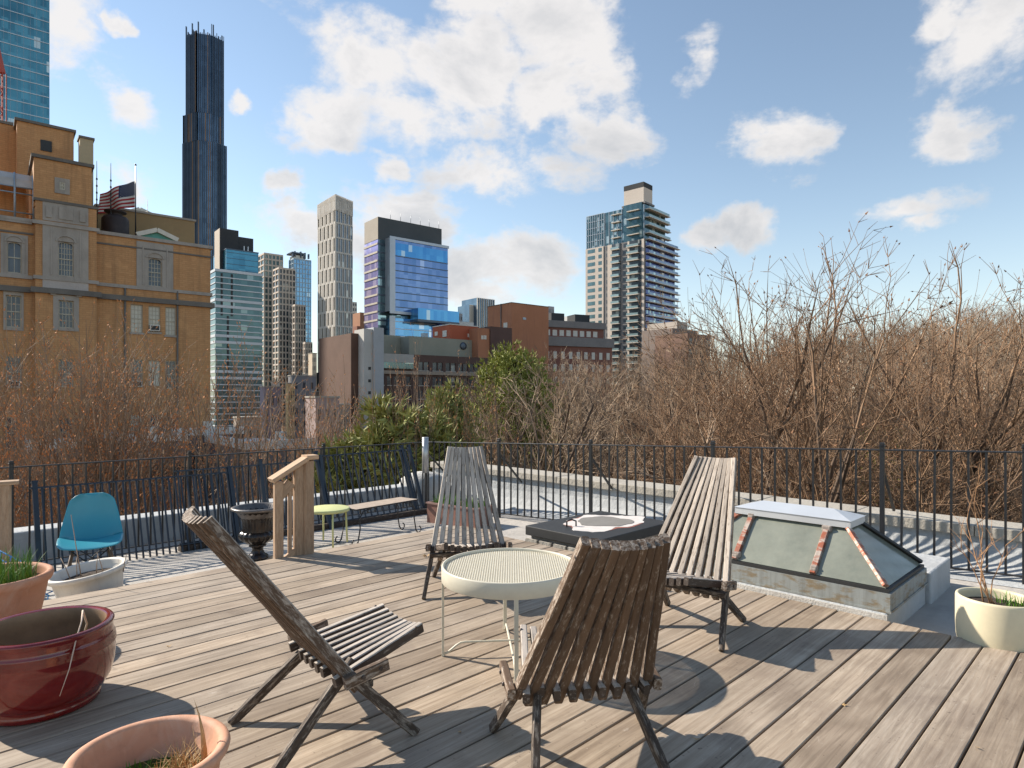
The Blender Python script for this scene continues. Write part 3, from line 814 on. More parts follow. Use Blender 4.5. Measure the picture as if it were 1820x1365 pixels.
M_terra = plain('terracotta_clay', (.54, .25, .14), .78, 0, .14, 2.2, fine=34, lime=(.62, .46, .36))
M_terra2 = plain('pale_terracotta_clay', (.60, .31, .19), .76, 0, .12, 2.4, fine=34, lime=(.68, .50, .39))
M_white = plain('white_glazed_planter', (.66, .62, .55), .6, 0, .12, 3, fine=25, lime=(.45, .40, .33))
M_creampot = plain('cream_ceramic_pot', (.70, .62, .43), .5, 0, .09, 3, fine=25)
def red_glaze():
    t = NT('oxblood_glaze'); v = t.coord()
    n = t.noise(v, 5, 6, .6, .5)
    c = t.ramp(n, [(.3, (.085, .004, .005)), (.55, (.16, .010, .009)), (.78, (.26, .045, .03))])
    t.bump(t.noise(v, 40, 3), .08, .002)
    m = t.out(c, .14); t.b.inputs['Coat Weight'].default_value = .5; t.b.inputs['Coat Roughness'].default_value = .06; return m
M_red = red_glaze()
M_redin = plain('glaze_inner_brown', (.24, .15, .085), .5, 0, .5, 5)
def pot(name, label, loc, prof, mats, sx=1, sy=1, rz=0, soil=None, n=64, tilt=None, soilmat=None, split=None):
    t = thing(name, label, 'planter', loc, rz)
    if tilt: t.rotation_euler = (tilt[0], tilt[1], rz)
    if split:
        mb = MB(); mb.lathe(prof[:split + 1], n, sx, sy); mb.build('pot_body', mats[0], t)
        mb = MB(); mb.lathe(prof[split:], n, sx, sy); mb.build('pot_inside', mats[1], t)
    else:
        mb = MB(); mb.lathe(prof, n, sx, sy); mb.build('pot_body', mats[0], t)
    if soil:
        r, z = soil; mb = MB(); ra = random.Random(3); N = 22
        rings_ = [(0, z + .01)] + [(r * q / 5, z + .012 * (1 - q / 5)) for q in range(1, 6)]
        for q, (r2, z2) in enumerate(rings_):
            for a in range(N):
                th = 2 * pi * a / N; zz = z2 + (ra.uniform(-.008, .010) if 0 < q < 5 else 0)
                mb.v.append((r2 * cos(th) * sx, r2 * sin(th) * sy, zz))
        for q in range(5):
            for a in range(N):
                a2 = (a + 1) % N; mb.f.append((q * N + a, q * N + a2, (q + 1) * N + a2, (q + 1) * N + a)); mb.m.append(0); mb.sm.append(True)
        mb.build('soil', soilmat or M_soil, t)
    return t
def rimmed(rt, rb, h, wall=.022, rimh=.05, rimo=.02, foot=.0):
    """classic flower pot profile: foot, flaring side, rolled rim, inside"""
    return [(0, 0), (rb, 0), (rb + .006, .006)] + [(rb + (rt - rimo - rb) * f ** .9, h * f * .84) for f in (.2, .4, .6, .8, 1.0)] + \
        [(rt - .006, h * .87), (rt, h * .90), (rt + .004, h * .95), (rt, h * .985), (rt - .010, h), (rt - .024, h * .99), (rt - .032, h * .955),
         (rt - .034, h * .86), (rt - .05, h * .80), (rb - .01, .03), (0, .03)]
# front terracotta (cropped by the frame)
p = pot('terracotta_planter', 'terracotta planter in the bottom foreground with moss and dry grass', (-1.055, 1.868, 0), rimmed(.212, .155, .275), [M_terra2], soil=(.165, .165), soilmat=M_moss)
mb = MB(); r = random.Random(5)
for k in range(170):
    a = r.uniform(0, 6.28); q = r.uniform(.0, .07)
    leafblade(mb, (.08 + cos(a) * q, .03 + sin(a) * q, .172), r.uniform(.03, .12), r.uniform(.02, .11), r.uniform(0, 6.28), .0045)
for k in range(4):
    leafblade(mb, (.13, .05 + k * .01, .172), .18 + k * .015, .05, 2.2 + k * .25, .008)
mb.build('dry_grass', M_straw, p, kind='stuff')
mb = MB()
for k in range(420):
    a = r.uniform(0, 6.28); q = sqrt(r.random()) * .13
    leafblade(mb, (cos(a) * q + .01, sin(a) * q - .0, .168), r.uniform(.012, .04), r.uniform(.0, .02), r.uniform(0, 6.28), .006, 2)
mb.build('moss_tuft', M_grass, p, kind='stuff')
# red glazed
redp = [(0, 0), (.165, 0), (.173, .008), (.174, .030), (.168, .040), (.186, .06), (.207, .11), (.217, .17), (.220, .225), (.217, .256), (.222, .263), (.215, .271),
        (.221, .279), (.213, .287), (.219, .295), (.212, .304), (.212, .322), (.211, .335), (.211, .345), (.214, .353), (.216, .362), (.211, .370), (.200, .372), (.190, .366), (.186, .350), (.190, .30), (.190, .2), (.15, .06), (0, .05)]
redp = [(a * 1.20, z_ * .90) for a, z_ in redp]
p = pot('red_glazed_pot', 'glossy oxblood red pot with ringed shoulder at the left edge of the deck', (-1.995, 2.73, 0), redp, [M_red, M_redin], soil=(.20, .20), split=23)
mb = MB(); r = random.Random(6)
for k in range(60): leafblade(mb, (.13 + r.uniform(-.03, .03), .05 + r.uniform(-.03, .03), .20), r.uniform(.04, .10), r.uniform(.0, .05), r.uniform(0, 6.28), .005)
mb.build('grass_tuft', M_grass, p, kind='stuff')
mb = MB(); mb.tube([(.10, .08, .20), (.12, .10, .30), (.155, .02, .385), (.19, -.04, .36), (.22, -.12, .31), (.235, -.18, .22), (.225, -.22, .13)], [.004, .004, .004, .003, .003, .002, .0012], 6)
mb.build('dry_stem', plain('pale_dead_stem', (.55, .42, .33), .8), p)
# terracotta with grass
p = pot('terracotta_planter', 'tall terracotta planter with fresh green grass at the far left edge', (-2.74, 3.36, 0), rimmed(.275, .19, .37), [M_terra], soil=(.225, .285))
mb = MB(); r = random.Random(7)
for k in range(520):
    a = r.uniform(0, 6.28); q = sqrt(r.random()) * .20
    leafblade(mb, (cos(a) * q, sin(a) * q, .285), r.uniform(.08, .21) * (1.25 - q), r.uniform(.01, .09), r.uniform(0, 6.28), .007)
mb.build('grass', M_grass, p, kind='stuff')
mb = MB()
for k in range(40):
    a = r.uniform(0, 6.28); q = sqrt(r.random()) * .18; leafblade(mb, (cos(a) * q, sin(a) * q, .285), r.uniform(.1, .25), r.uniform(.01, .06), r.uniform(0, 6.28), .004)
mb.build('dry_blade', M_straw, p, kind='stuff')
# white planter on the lower walkway
wp = gp(160, 1092, -.22)
prof = rimmed(.30, .20, .26, rimo=.035)
prof.insert(6, (.245, .120)); 
p = pot('white_planter', 'low white oval planter with dead stems in front of the blue shell chair', (-3.00, 4.60, -.20), rimmed(.245, .18, .28, rimo=.03), [M_white], soil=(.185, .215), sx=1.02, sy=1.0, rz=0, tilt=(R(5), R(-7)))
mb = MB(); r = random.Random(9)
for (x, y, h_, a, l) in ((-.05, 0, .46, .2, .01), (-.13, .0, .15, 2.6, .08), (.04, .03, .13, 1, .03), (.10, .02, .15, 2.5, .05), (.24, .02, .12, .5, .04), (-.10, .03, .12, 2, .09)):
    mb.tube([(x, y, .22), (x + cos(a) * l * .4, y + sin(a) * l * .4, .22 + h_ * .5), (x + cos(a) * l, y + sin(a) * l, .22 + h_)], [.004, .003, .002], 6)
mb.build('dead_stem', plain('dead_stems_grey', (.30, .22, .16), .9), p, kind='stuff')
# cream pot right
p = pot('cream_pot', 'smooth cream round pot with bare twigs at the right edge by the skylight', gp(1795, 1150, 0) + Vector((.02, .12, -.05)),
        [(0, 0), (.155, 0), (.172, .012), (.181, .05), (.184, .12), (.184, .262), (.181, .272), (.174, .276), (.166, .272), (.164, .26), (.163, .1), (0, .05)], [M_creampot], soil=(.163, .225))
mb = MB(); r = random.Random(12)
M_twig = plain('orange_brown_twig', (.36, .20, .10), .8, 0, .3, 20)
def twig(mb, p, d, L, rr, lvl, r):
    pts = [Vector(p)]; dd = Vector(d); n = 5
    for k in range(n):
        dd = (dd + Vector((r.uniform(-.25, .25), r.uniform(-.25, .25), r.uniform(-.05, .2)))).normalized(); pts.append(pts[-1] + dd * L / n)
        if lvl > 0 and k > 0 and r.random() < .85:
            sd = (dd + Vector((r.uniform(-.8, .8), r.uniform(-.8, .8), r.uniform(-.1, .5)))).normalized(); twig(mb, pts[-1], sd, L * r.uniform(.3, .55), rr * .6, lvl - 1, r)
    mb.tube(pts, [rr * (1 - .7 * k / n) for k in range(n + 1)], 5)
for d, L in (((-.55, -.1, .8), .33), ((-.2, .1, 1), .42), ((.05, 0, 1), .50), ((.2, .1, 1), .34), ((-.9, 0, .65), .35)):
    twig(mb, (-.02 + r.uniform(-.03, .03), r.uniform(-.03, .03), .225), Vector(d).normalized(), L, .0042, 2, r)
mb.build('bare_twig', M_twig, p, kind='stuff')
mb = MB()
for k in range(70): leafblade(mb, (.08 + r.uniform(-.05, .05), r.uniform(-.06, .06), .23), r.uniform(.02, .08), r.uniform(.0, .07), r.uniform(0, 6.28), .005)
mb.build('grass_tuft', M_grass, p, kind='stuff')
# low brown trough with bright green shoots behind the second chair
tr = thing('trough_planter', 'rectangular brown trough of bright green shoots behind the middle stick chair', 'planter', gp(790, 950, -.26) + Vector((.12, .55, 0)), UROT - R(82))
mb = MB(); a_, b_, h_ = .40, .15, .24
for (x0, x1, y0, y1) in ((-a_, a_, -b_, -b_ + .02), (-a_, a_, b_ - .02, b_), (-a_, -a_ + .02, -b_ + .0205, b_ - .0205), (a_ - .02, a_, -b_ + .0205, b_ - .0205)): mb.box(x0, x1, y0, y1, 0, h_)
mb.build('trough', plain('brown_plastic_trough', (.24, .12, .09), .55), tr, bevel=.004)
mb = MB(); ring(-a_ - .012, a_ + .012, -b_ - .012, b_ + .012, h_ + .001, h_ + .02, .03, mb); mb.build('trough_rim', plain('trough_rim_brown', (.30, .18, .15), .5), tr)
mb = MB(); mb.box(-a_ + .021, a_ - .021, -b_ + .021, b_ - .021, .02, h_ - .03); mb.build('soil', M_soil, tr)
mb = MB()
for k in range(420): leafblade(mb, (r.uniform(-.36, .36), r.uniform(-.11, .11), h_ - .03), r.uniform(.08, .19), r.uniform(0, .05), r.uniform(0, 6.28), .012)
mb.build('green_shoots', M_grass, tr, kind='stuff')

# ================================================================== URN, HANDRAIL, TABLES, BENCH, SHELL CHAIR
ux = gp(458, 1001, -.215)
ur = thing('garden_urn', 'black fluted cast iron urn beside the cedar handrail', 'urn', (ux.x, ux.y, -.2), 0)
mb = MB()
mb.prism([(.12 * cos(R(45 + 90 * k)) * 1.2, .12 * sin(R(45 + 90 * k)) * 1.2) for k in range(4)], 0, .035); mb.build('plinth', M_castiron, ur, bevel=.004)
fl_ = lambda th, z: 1 + (.045 * abs(sin(th * 9)) if .17 < z < .47 else 0)
mb = MB(); mb.lathe([(.09, .035), (.088, .06), (.062, .075), (.045, .11), (.050, .135), (.075, .145), (.07, .16)], 48, flute=lambda th, z: 1 + .03 * cos(th * 16)); mb.build('stem', M_castiron, ur)
mb = MB(); mb.lathe([(.06, .16), (.10, .18), (.145, .215), (.158, .245), (.148, .27), (.128, .285)], 96, flute=lambda th, z: 1 + .07 * abs(sin(th * 9))); mb.build('bowl', M_castiron, ur)
mb = MB(); mb.lathe([(.128, .285), (.124, .32), (.127, .37), (.142, .42), (.175, .462), (.20, .475)], 96, flute=lambda th, z: 1 + .05 * abs(sin(th * 11))); mb.build('fluted_body', M_castiron, ur)
mb = MB(); mb.lathe([(.185, .470), (.215, .478), (.228, .490), (.222, .503), (.205, .507), (.19, .498), (.17, .44), (.10, .36), (0, .35)], 96, flute=lambda th, z: 1 + (.018 * sin(th * 44) if z > .46 else 0)); mb.build('rim', plain('worn_iron_rim', (.13, .12, .115), .4, .4, .4, 20), ur)

# stair handrail of new cedar
hb = gp(690 * .2418 + 380, 983, 0)      # big post foot
hr = thing('stair_handrail', 'short sloping cedar handrail with two posts at the deck steps', 'handrail', (hb.x, hb.y, 0), 0)
pd = gp(545, 982, 0); lowp = gp(493, 990, 0)
dirv = V * 1.0 - U * .0
# local coords in world axes relative to the post foot
q0 = Vector((0, 0, 0)); dn = (lowp - pd); dn.z = 0
st = Vector((dn.x, dn.y, 0)); stn = st.normalized(); perp = Vector((-stn.y, stn.x, 0))
top_z = H - (812 - HY) / F * pd.y
lowz = H - (846 - HY) / F * lowp.y
lo_ = Vector((st.x, st.y, 0))
slat('post', Vector((0, 0, -.2)), Vector((0, 0, top_z - .03)), .085, .085, perp, M_cedar, hr, rough=False)
slat('post', stn * .075, Vector((0, 0, top_z - .06)) + stn * .075, .05, .085, perp, M_cedar, hr, rough=False)
slat('post', lo_ + Vector((0, 0, -.25)), lo_ + Vector((0, 0, lowz - .045)), .06, .07, perp, M_cedar, hr, rough=False, seed=2)
slat('top_rail', Vector((0, 0, top_z)) + stn * -.07, Vector((0, 0, top_z)) + stn * .03, .135, .034, perp, M_cedar, hr, rough=False, seed=3)
slat('top_rail', Vector((0, 0, top_z - .012)) + stn * .02, lo_ + stn * .06 + Vector((0, 0, lowz - .03)), .135, .034, perp, M_cedar, hr, rough=False, seed=4)
slat('under_rail', Vector((0, 0, top_z - .20)) + stn * .14, lo_ + Vector((0, 0, lowz - .17)), .04, .08, perp, M_cedar, hr, rough=False, seed=5)
slat('stringer', Vector((0, 0, .05)) + stn * .05, lo_ + Vector((0, 0, -.10)), .04, .10, perp, M_cedar, hr, rough=False, seed=6)
mid = lo_ * .62
slat('baluster', mid + Vector((0, 0, -.05)), mid + Vector((0, 0, (top_z + lowz) / 2 - .17)), .028, .03, perp, M_cedar, hr, rough=False, seed=7)
# second handrail post at left edge of the picture
q = gp(4, 1000, 0)
h2 = thing('handrail_post', 'thick cedar post with flat cap at the far left edge behind the terracotta planter', 'post', (q.x - .03, q.y, 0), 0)
tz = H - (862 - HY) / F * q.y
slat('post', (0, 0, -.2), (0, 0, tz), .16, .10, (cos(.6), sin(.6), 0), M_cedar, h2, rough=False, seed=8)
slat('post_cap', (-.10, -.06, tz + .014), (.10, .08, tz + .014), .13, .028, (-sin(.6), cos(.6), 0), M_cedar, h2, rough=False, seed=9)

# pale green side table
q = gp(577, 968, -.20)
st_ = thing('side_table', 'small round pale green metal table beside the cedar handrail', 'table', (q.x, q.y + .12, -.22), 0)
M_lime = plain('pale_green_paint', (.58, .60, .28), .5, 0, .08, 6)
hgt = H - (903 - HY) / F * (q.y + .12) + .22
mb = MB(); mb.lathe([(0, hgt - .012), (.205, hgt - .012), (.21, hgt - .03), (.216, hgt - .03), (.218, hgt), (.21, hgt + .003), (0, hgt + .003)], 40); mb.build('tabletop', M_lime, st_)
for a in (R(-60), R(30), R(120), R(210)):
    mb = MB(); mb.tube([(cos(a) * .185, sin(a) * .185, hgt - .02), (cos(a) * .20, sin(a) * .20, 0)], .010, 8); mb.build('leg', M_lime, st_)
# metal bench
b0 = gp(640, 978, -.22); b1 = gp(742, 944, -.22)
zt_ = -.24 + .42
A_ = gp(625, 903, .13); B_ = gp(728, 886, .13)
d_ = (B_ - A_); Lb = d_.length
be = thing('metal_bench', 'long thin iron bench with curled legs in front of the left railing', 'bench', (A_.x, A_.y, -.25), atan2(d_.y, d_.x))
mb = MB(); zt_ = .38; mb.box(-.05, Lb, -.14, .16, zt_ - .004, zt_ + .004); mb.build('seat', plain('faded_bench_mesh', (.42, .34, .27), .7, .2, .2, 12), be)
mb = MB(); mb.tube([(-.05, -.14, zt_), (Lb, -.14, zt_), (Lb, .16, zt_), (-.05, .16, zt_)], .008, 6, closed=True); mb.build('seat_frame', M_iron, be)
for x in (.06, Lb - .10):
    for y in (-.13, .15):
        s = -1 if x < .2 else 1; sy_ = -1 if y < 0 else 1
        pts = [(x - s * .10, y, zt_ - .01), (x + s * .01, y, zt_ - .03), (x + s * .06, y, zt_ - .10), (x + s * .05, y, zt_ - .2), (x + s * .08, y, .03)]
        pts += [(x + s * (.12 + .035 * cos(th)), y, .04 + .035 * sin(th)) for th in [pi + k * .55 for k in range(9)]]
        mb = MB(); mb.tube(pts, .007, 6); mb.build('leg', M_iron, be)
# loose brick-like dry leaf clump on the deck
q = gp(757, 989); mb = MB(); r = random.Random(2)
for k in range(7):
    a = r.uniform(0, 6.28); leafblade(mb, (r.uniform(-.02, .02), r.uniform(-.02, .02), .003), .02, .03, a, .02, 3)
o = mb.build('dry_leaf', M_straw, loc=(q.x, q.y, 0)); tag(o, 'curled brown dead leaf lying on the deck left of the middle chair', 'leaf')

rl = random.Random(31)
for i_, (px_, py_, lab_) in enumerate(((820, 1300, 'tiny pale leaf scrap on the deck between the left and front stick chairs'), (1500, 1255, 'tiny tan leaf scrap on the sunlit right deck boards'),
        (1240, 1315, 'pale sliver of wood in the front chair shadow'), (700, 1120, 'small dry leaf on the deck left of the round table'), (1735, 1330, 'small pale petal on the deck at the bottom right'),
        (300, 1150, 'small dry leaf on the deck right of the red pot'), (985, 1070, 'small dry leaf in the round table shadow'))):
    q = gp(px_, py_); mb = MB()
    for k in range(2): leafblade(mb, (rl.uniform(-.004, .004), rl.uniform(-.004, .004), .002), .006, rl.uniform(.012, .03), rl.uniform(0, 6.28), .011, 3)
    o = mb.build('leaf_scrap', M_straw, loc=(q.x, q.y, .001)); tag(o, lab_, 'leaf', 'scraps lying on the deck')
# blue moulded shell chair on wire legs
q = gp(160, 1010, -.22)
sc_ = thing('shell_chair', 'turquoise moulded shell chair on thin black wire legs by the left railing', 'chair', (-3.36, 5.12, -.27), R(211))
sc_.scale = (.96, .96, .96)
M_teal = plain('turquoise_plastic', (.035, .27, .36), .32, 0, .06, 3)
M_tealp = M_teal
mb = MB(); nu, nv = 14, 18
# local: y forward (sitter looks along +y), back at -y
prof_ = []
for k in range(nv + 1):
    f = k / nv
    if f < .45:
        g_ = f / .45; y = .24 - .40 * g_; z = .44 + .012 * sin(pi * g_) - .03 * g_ - .03 * (1 - g_) ** 4
        w = .235 - .015 * (1 - g_) ** 3; cup = .05 * (.4 + .6 * g_)
    else:
        g_ = (f - .45) / .55; y = -.16 - .06 * sin(min(1, g_ * 1.6) * pi / 2) - .06 * g_; z = .41 + .395 * g_ ** 1.05 + .0
        w = .235 - .085 * g_ ** 1.4; cup = .06 * (1 - g_ * .5)
    prof_.append((y, z, w, cup, f))
for (y, z, w, cup, f) in prof_:
    for i in range(nu + 1):
        s = i / nu * 2 - 1
        ss = s
        if f > .93: w2 = w * sqrt(max(0, 1 - ((f - .93) / .085) ** 2))
        elif f < .05: w2 = w * (.86 + .14 * (f / .05))
        else: w2 = w
        c2 = cup * s * s
        if f < .45: p_ = (ss * w2, y, z + c2)
        else: p_ = (ss * w2, y + c2 * 1.3, z + c2 * .3)
        mb.v.append(p_)
for k in range(nv):
    for i in range(nu):
        a = k * (nu + 1) + i; mb.f.append((a, a + 1, a + nu + 2, a + nu + 1)); mb.m.append(0); mb.sm.append(True)
o = mb.build('shell', M_teal, sc_); sol = o.modifiers.new('solid', 'SOLIDIFY'); sol.thickness = .012; sol.offset = -1
ss_ = o.modifiers.new('sub', 'SUBSURF'); ss_.levels = 1; ss_.render_levels = 1
for sx in (-1, 1):
    for sy in (-1, 1):
        mb = MB(); mb.tube([(sx * .12, sy * .10, .40), (sx * .20, sy * .19, 0)], .011, 8); mb.build('leg', plain('walnut_dowel', (.16, .10, .06), .6), sc_)
for (x0, y0, x1, y1) in ((-.13, .11, .17, .16), (.13, .11, -.17, .16), (-.13, -.11, .17, -.16), (.13, -.11, -.17, -.16), (-.13, -.11, -.16, .16), (.13, -.11, .16, .16)):
    mb = MB(); mb.tube([(x0, y0, .39), (x1, y1, .12)], .005, 6); mb.build('wire_brace', M_iron, sc_)

# blue wire rack behind the terracotta planter
q = gp(60, 1035, -.22)
wr = thing('wire_rack', 'bright blue wire rack tipped over behind the grassy terracotta planter', 'rack', (-3.95, 4.72, .05), R(-12))
wr.rotation_euler = (R(12), R(22), R(-8))
M_bluew = plain('bright_blue_wire', (.02, .22, .55), .4)
mb = MB(); w_, h_ = .75, .16
for y in (0, h_):
    mb.tube([(-.35, y, 0), (w_ - .1, y, 0)], .006, 6)
    mb.tube([(-.35, y, .07), (w_ - .1, y, .07)], .005, 6)
for k in range(12):
    x = -.35 + k * .09; mb.tube([(x, 0, .07), (x, 0, 0), (x + .02, h_, 0), (x + .02, h_, .07)], .004, 6)
mb.build('wire_frame', M_bluew, wr)

exec_marker = 'foreground done'
# ================================================================== CITY
GB = -14.0
class Bld:
    """a building in its own frame: x along the street face that recedes to the right, y along the left face, z up from the ground"""
    def __init__(s, name, label, px, Z, cat='building', ang=39.0, base=GB, group=None):
        s.a = R(ang); s.ex = Vector((cos(s.a), sin(s.a))); s.ey = Vector((-sin(s.a), cos(s.a)))
        s.O = Vector(((px - CX) / F * Z, Z)); s.base = base
        s.t = thing(name, label, cat, (s.O.x, s.O.y, base), s.a, group)
    def x(s, px, y=0.0):
        k = (px - CX) / F; o = s.O + s.ey * y
        return (k * o.y - o.x) / (s.ex.x - k * s.ex.y)
    def y(s, px, x=0.0):
        k = (px - CX) / F; o = s.O + s.ex * x
        return (k * o.y - o.x) / (s.ey.x - k * s.ey.y)
    def z(s, py, x=0.0, y=0.0):
        p = s.O + s.ex * x + s.ey * y
        return H - (py - HY) / F * p.y - s.base
    def f(s, px, py, y=0.0):
        x = s.x(px, y); return x, s.z(py, x, y)
    def l(s, px, py, x=0.0):
        y = s.y(px, x); return y, s.z(py, x, y)
    def body(s, x0, x1, y0, y1, z0, z1, m, name='wall', bevel=0):
        mb = MB(); mb.box(x0, x1, y0, y1, z0, z1); return mb.build(name, m, s.t, bevel=bevel)

def holes_wall(mb, x0, x1, z0, z1, y, holes, depth, mi=0):
    """front face (towards -y) with real openings and reveals"""
    xs = sorted(set([x0, x1] + [h[0] for h in holes] + [h[1] for h in holes])); zs = sorted(set([z0, z1] + [h[2] for h in holes] + [h[3] for h in holes]))
    xs = [x for x in xs if x0 <= x <= x1]; zs = [z for z in zs if z0 <= z <= z1]
    for i in range(len(xs) - 1):
        for j in range(len(zs) - 1):
            cx_, cz_ = (xs[i] + xs[i + 1]) / 2, (zs[j] + zs[j + 1]) / 2
            if any(h[0] < cx_ < h[1] and h[2] < cz_ < h[3] for h in holes): continue
            mb.quad((xs[i], y, zs[j]), (xs[i + 1], y, zs[j]), (xs[i + 1], y, zs[j + 1]), (xs[i], y, zs[j + 1]), mi)
    for (a, b, c, d) in holes:
        mb.quad((a, y, c), (a, y, d), (a, y + depth, d), (a, y + depth, c), mi); mb.quad((b, y, c), (b, y + depth, c), (b, y + depth, d), (b, y, d), mi)
        mb.quad((a, y, c), (a, y + depth, c), (b, y + depth, c), (b, y, c), mi); mb.quad((a, y, d), (b, y, d), (b, y + depth, d), (a, y + depth, d), mi)

def brickwork(name, c, c2, stain):
    t = NT(name); v = t.coord()
    n = t.noise(v, .22, 8, .7); f = t.noise(v, 3.5, 6, .65); pt = t.noise(v, .55, 3, .5)
    bk = t.n('ShaderNodeTexBrick'); bk.inputs['Scale'].default_value = 1.0; bk.inputs['Brick Width'].default_value = .40; bk.inputs['Row Height'].default_value = .15
    bk.inputs['Mortar Size'].default_value = .012; bk.inputs['Color1'].default_value = (*c, 1); bk.inputs['Color2'].default_value = (*c2, 1); bk.inputs['Mortar'].default_value = (*[x * .75 for x in c], 1)
    sx = t.n('ShaderNodeSeparateXYZ'); t.lk(v, sx.inputs[0]); cb = t.n('ShaderNodeCombineXYZ'); t.lk(t.math('ADD', sx.outputs[0], sx.outputs[1]), cb.inputs[0]); t.lk(sx.outputs[2], cb.inputs[1])
    t.lk(cb.outputs[0], bk.inputs['Vector'])
    cc_ = t.mix(t.math('MULTIPLY', n, .6), bk.outputs['Color'], t.ramp(n, [(.35, tuple(x * .82 for x in c)), (.65, c2)]))
    cc_ = t.mix(t.ramp(pt, [(.58, (0, 0, 0)), (.62, (.35, .35, .35))]), cc_, tuple(min(1, x * 1.18) for x in c2))
    st = t.noise(t.coord((1.6, 1.6, .13)), 1.2, 6, .65)
    cc_ = t.mix(t.ramp(st, [(.50, (0, 0, 0)), (.75, (.75, .75, .75))]), cc_, stain)
    cc_ = t.mix(t.math('MULTIPLY', f, .3), cc_, tuple(x * .62 for x in c))
    t.bump(f, .4, .05); return t.out(cc_, .9)
M_buff = brickwork('buff_brick', (.50, .255, .110), (.60, .325, .145), (.25, .14, .07))
M_lime_ = masonry('carved_limestone', (.33, .29, .25), (.44, .39, .34), (.20, .175, .15), .8)
M_darkco = masonry('sooty_cornice', (.13, .115, .10), (.20, .18, .155), None, .8)
M_frame = plain('old_window_frame', (.46, .42, .33), .7, 0, .15, 3)
M_pane = glass_wall('sash_glass', (.03, .038, .05), (.10, .115, .14), (.4, 9, .6), None, .1, .03, .12, .02)
M_blind = plain('drawn_window_blind', (.60, .57, .48), .8, 0, .12, 2)

# ---- buff brick block with carved window bays
B = Bld('brick_apartment_block', 'tall buff brick building with stone framed windows at the left, flag on its roof', 374, 50.4, ang=39.2)
tA = -36.0; dep = 22.0
bx0, bx1 = B.x(62), B.x(170)        # projecting bay
PB = -.55                           # bay stands proud by
ztop = B.z(439)
def sash(x0, x1, z0, z1, y, cols=4, rows=4, blind=False, arch=False, double=True):
    w = thing_part('window', B.t)
    fr = .07 * max(1, (x1 - x0) / 1.2)
    mb = MB(); ring_xz(mb, x0, x1, z0, z1, y, y + .10, fr); zm = (z0 + z1) / 2
    mb.box(x0 + fr, x1 - fr, y - .012, y + .08, zm - fr * .5, zm + fr * .5)
    fo = mb.build('window_frame', M_frame, w)
    mb = MB(); mb.box(x0 + fr + .001, x1 - fr - .001, y + .050, y + .06, z0 + fr + .001, z1 - fr - .001)
    mb.build('pane', M_blind if blind else M_pane, w)
    mb = MB()
    for k in range(1, cols):
        xx = x0 + fr + (x1 - x0 - 2 * fr) * k / cols; mb.box(xx - .018, xx + .018, y + .025, y + .049, z0 + fr + .002, z1 - fr - .002)
    for k in range(1, rows):
        if k * 2 == rows: continue
        zz = z0 + fr + (z1 - z0 - 2 * fr) * k / rows; mb.box(x0 + fr + .002, x1 - fr - .002, y + .020, y + .0245, zz - .018, zz + .018)
    mb.build('muntin_grid', M_frame, w)
    return w
def thing_part(name, parent):
    o = bpy.data.objects.new(name, None); col.objects.link(o); o.parent = parent; o.empty_display_size = .2; return o
def ring_xz(mb, x0, x1, z0, z1, y0, y1, w):
    mb.box(x0, x0 + w, y0, y1, z0, z1); mb.box(x1 - w, x1, y0, y1, z0, z1)
    mb.box(x0 + w + .0005, x1 - w - .0005, y0 + .001, y1, z0, z0 + w); mb.box(x0 + w + .0005, x1 - w - .0005, y0 + .001, y1, z1 - w, z1)
def fr(pxa, pya, pxb, pyb, y=0.0):
    x0, za = B.f(pxa, pya, y); x1, zb2 = B.f(pxb, pyb, y); return x0, x1, min(za, zb2), max(za, zb2)
holesR, holesL, holesB = [], [], []
W = []
def win(px0, px1, pt, pb, y, store, **k):
    xm = B.x((px0 + px1) / 2, y); x0, x1 = B.x(px0, y), B.x(px1, y); z1, z0 = B.z(pt, xm, y), B.z(pb, xm, y)
    store.append((x0, x1, z0, z1)); W.append((x0, x1, z0, z1, y + .14, k)); return x0, x1, z0, z1
# right part
a1 = win(263, 288, 459, 509, 0, holesR, cols=4, rows=6)
b1 = win(232, 254, 541, 591, 0, holesR, cols=3, rows=6, blind=True)
b2 = win(264, 285, 544, 590, 0, holesR, cols=3, rows=6, blind=True)
b3 = win(294, 313, 546, 596, 0, holesR, cols=3, rows=6, blind=True)
SP = (b2[2] + b2[3]) / 2 - (a1[2] + a1[3]) / 2    # storey step (negative)
STO = 4.05
for k in range(1, 5):
    for bb in (b1, b2, b3):
        h = (bb[0], bb[1], bb[2] - STO * k, bb[3] - STO * k); holesR.append(h); W.append((*h, .14, dict(cols=3, rows=4, blind=(k + int(bb[0])) % 3 == 0)))
# bay
c1 = win(103, 131, 430, 491, PB, holesB, cols=5, rows=6)
c2 = win(104, 131, 534, 583, PB, holesB, cols=4, rows=4)
for k in range(1, 5):
    h = (c2[0], c2[1], c2[2] - STO * k, c2[3] - STO * k); holesB.append(h); W.append((*h, PB + .14, dict(cols=4, rows=4)))
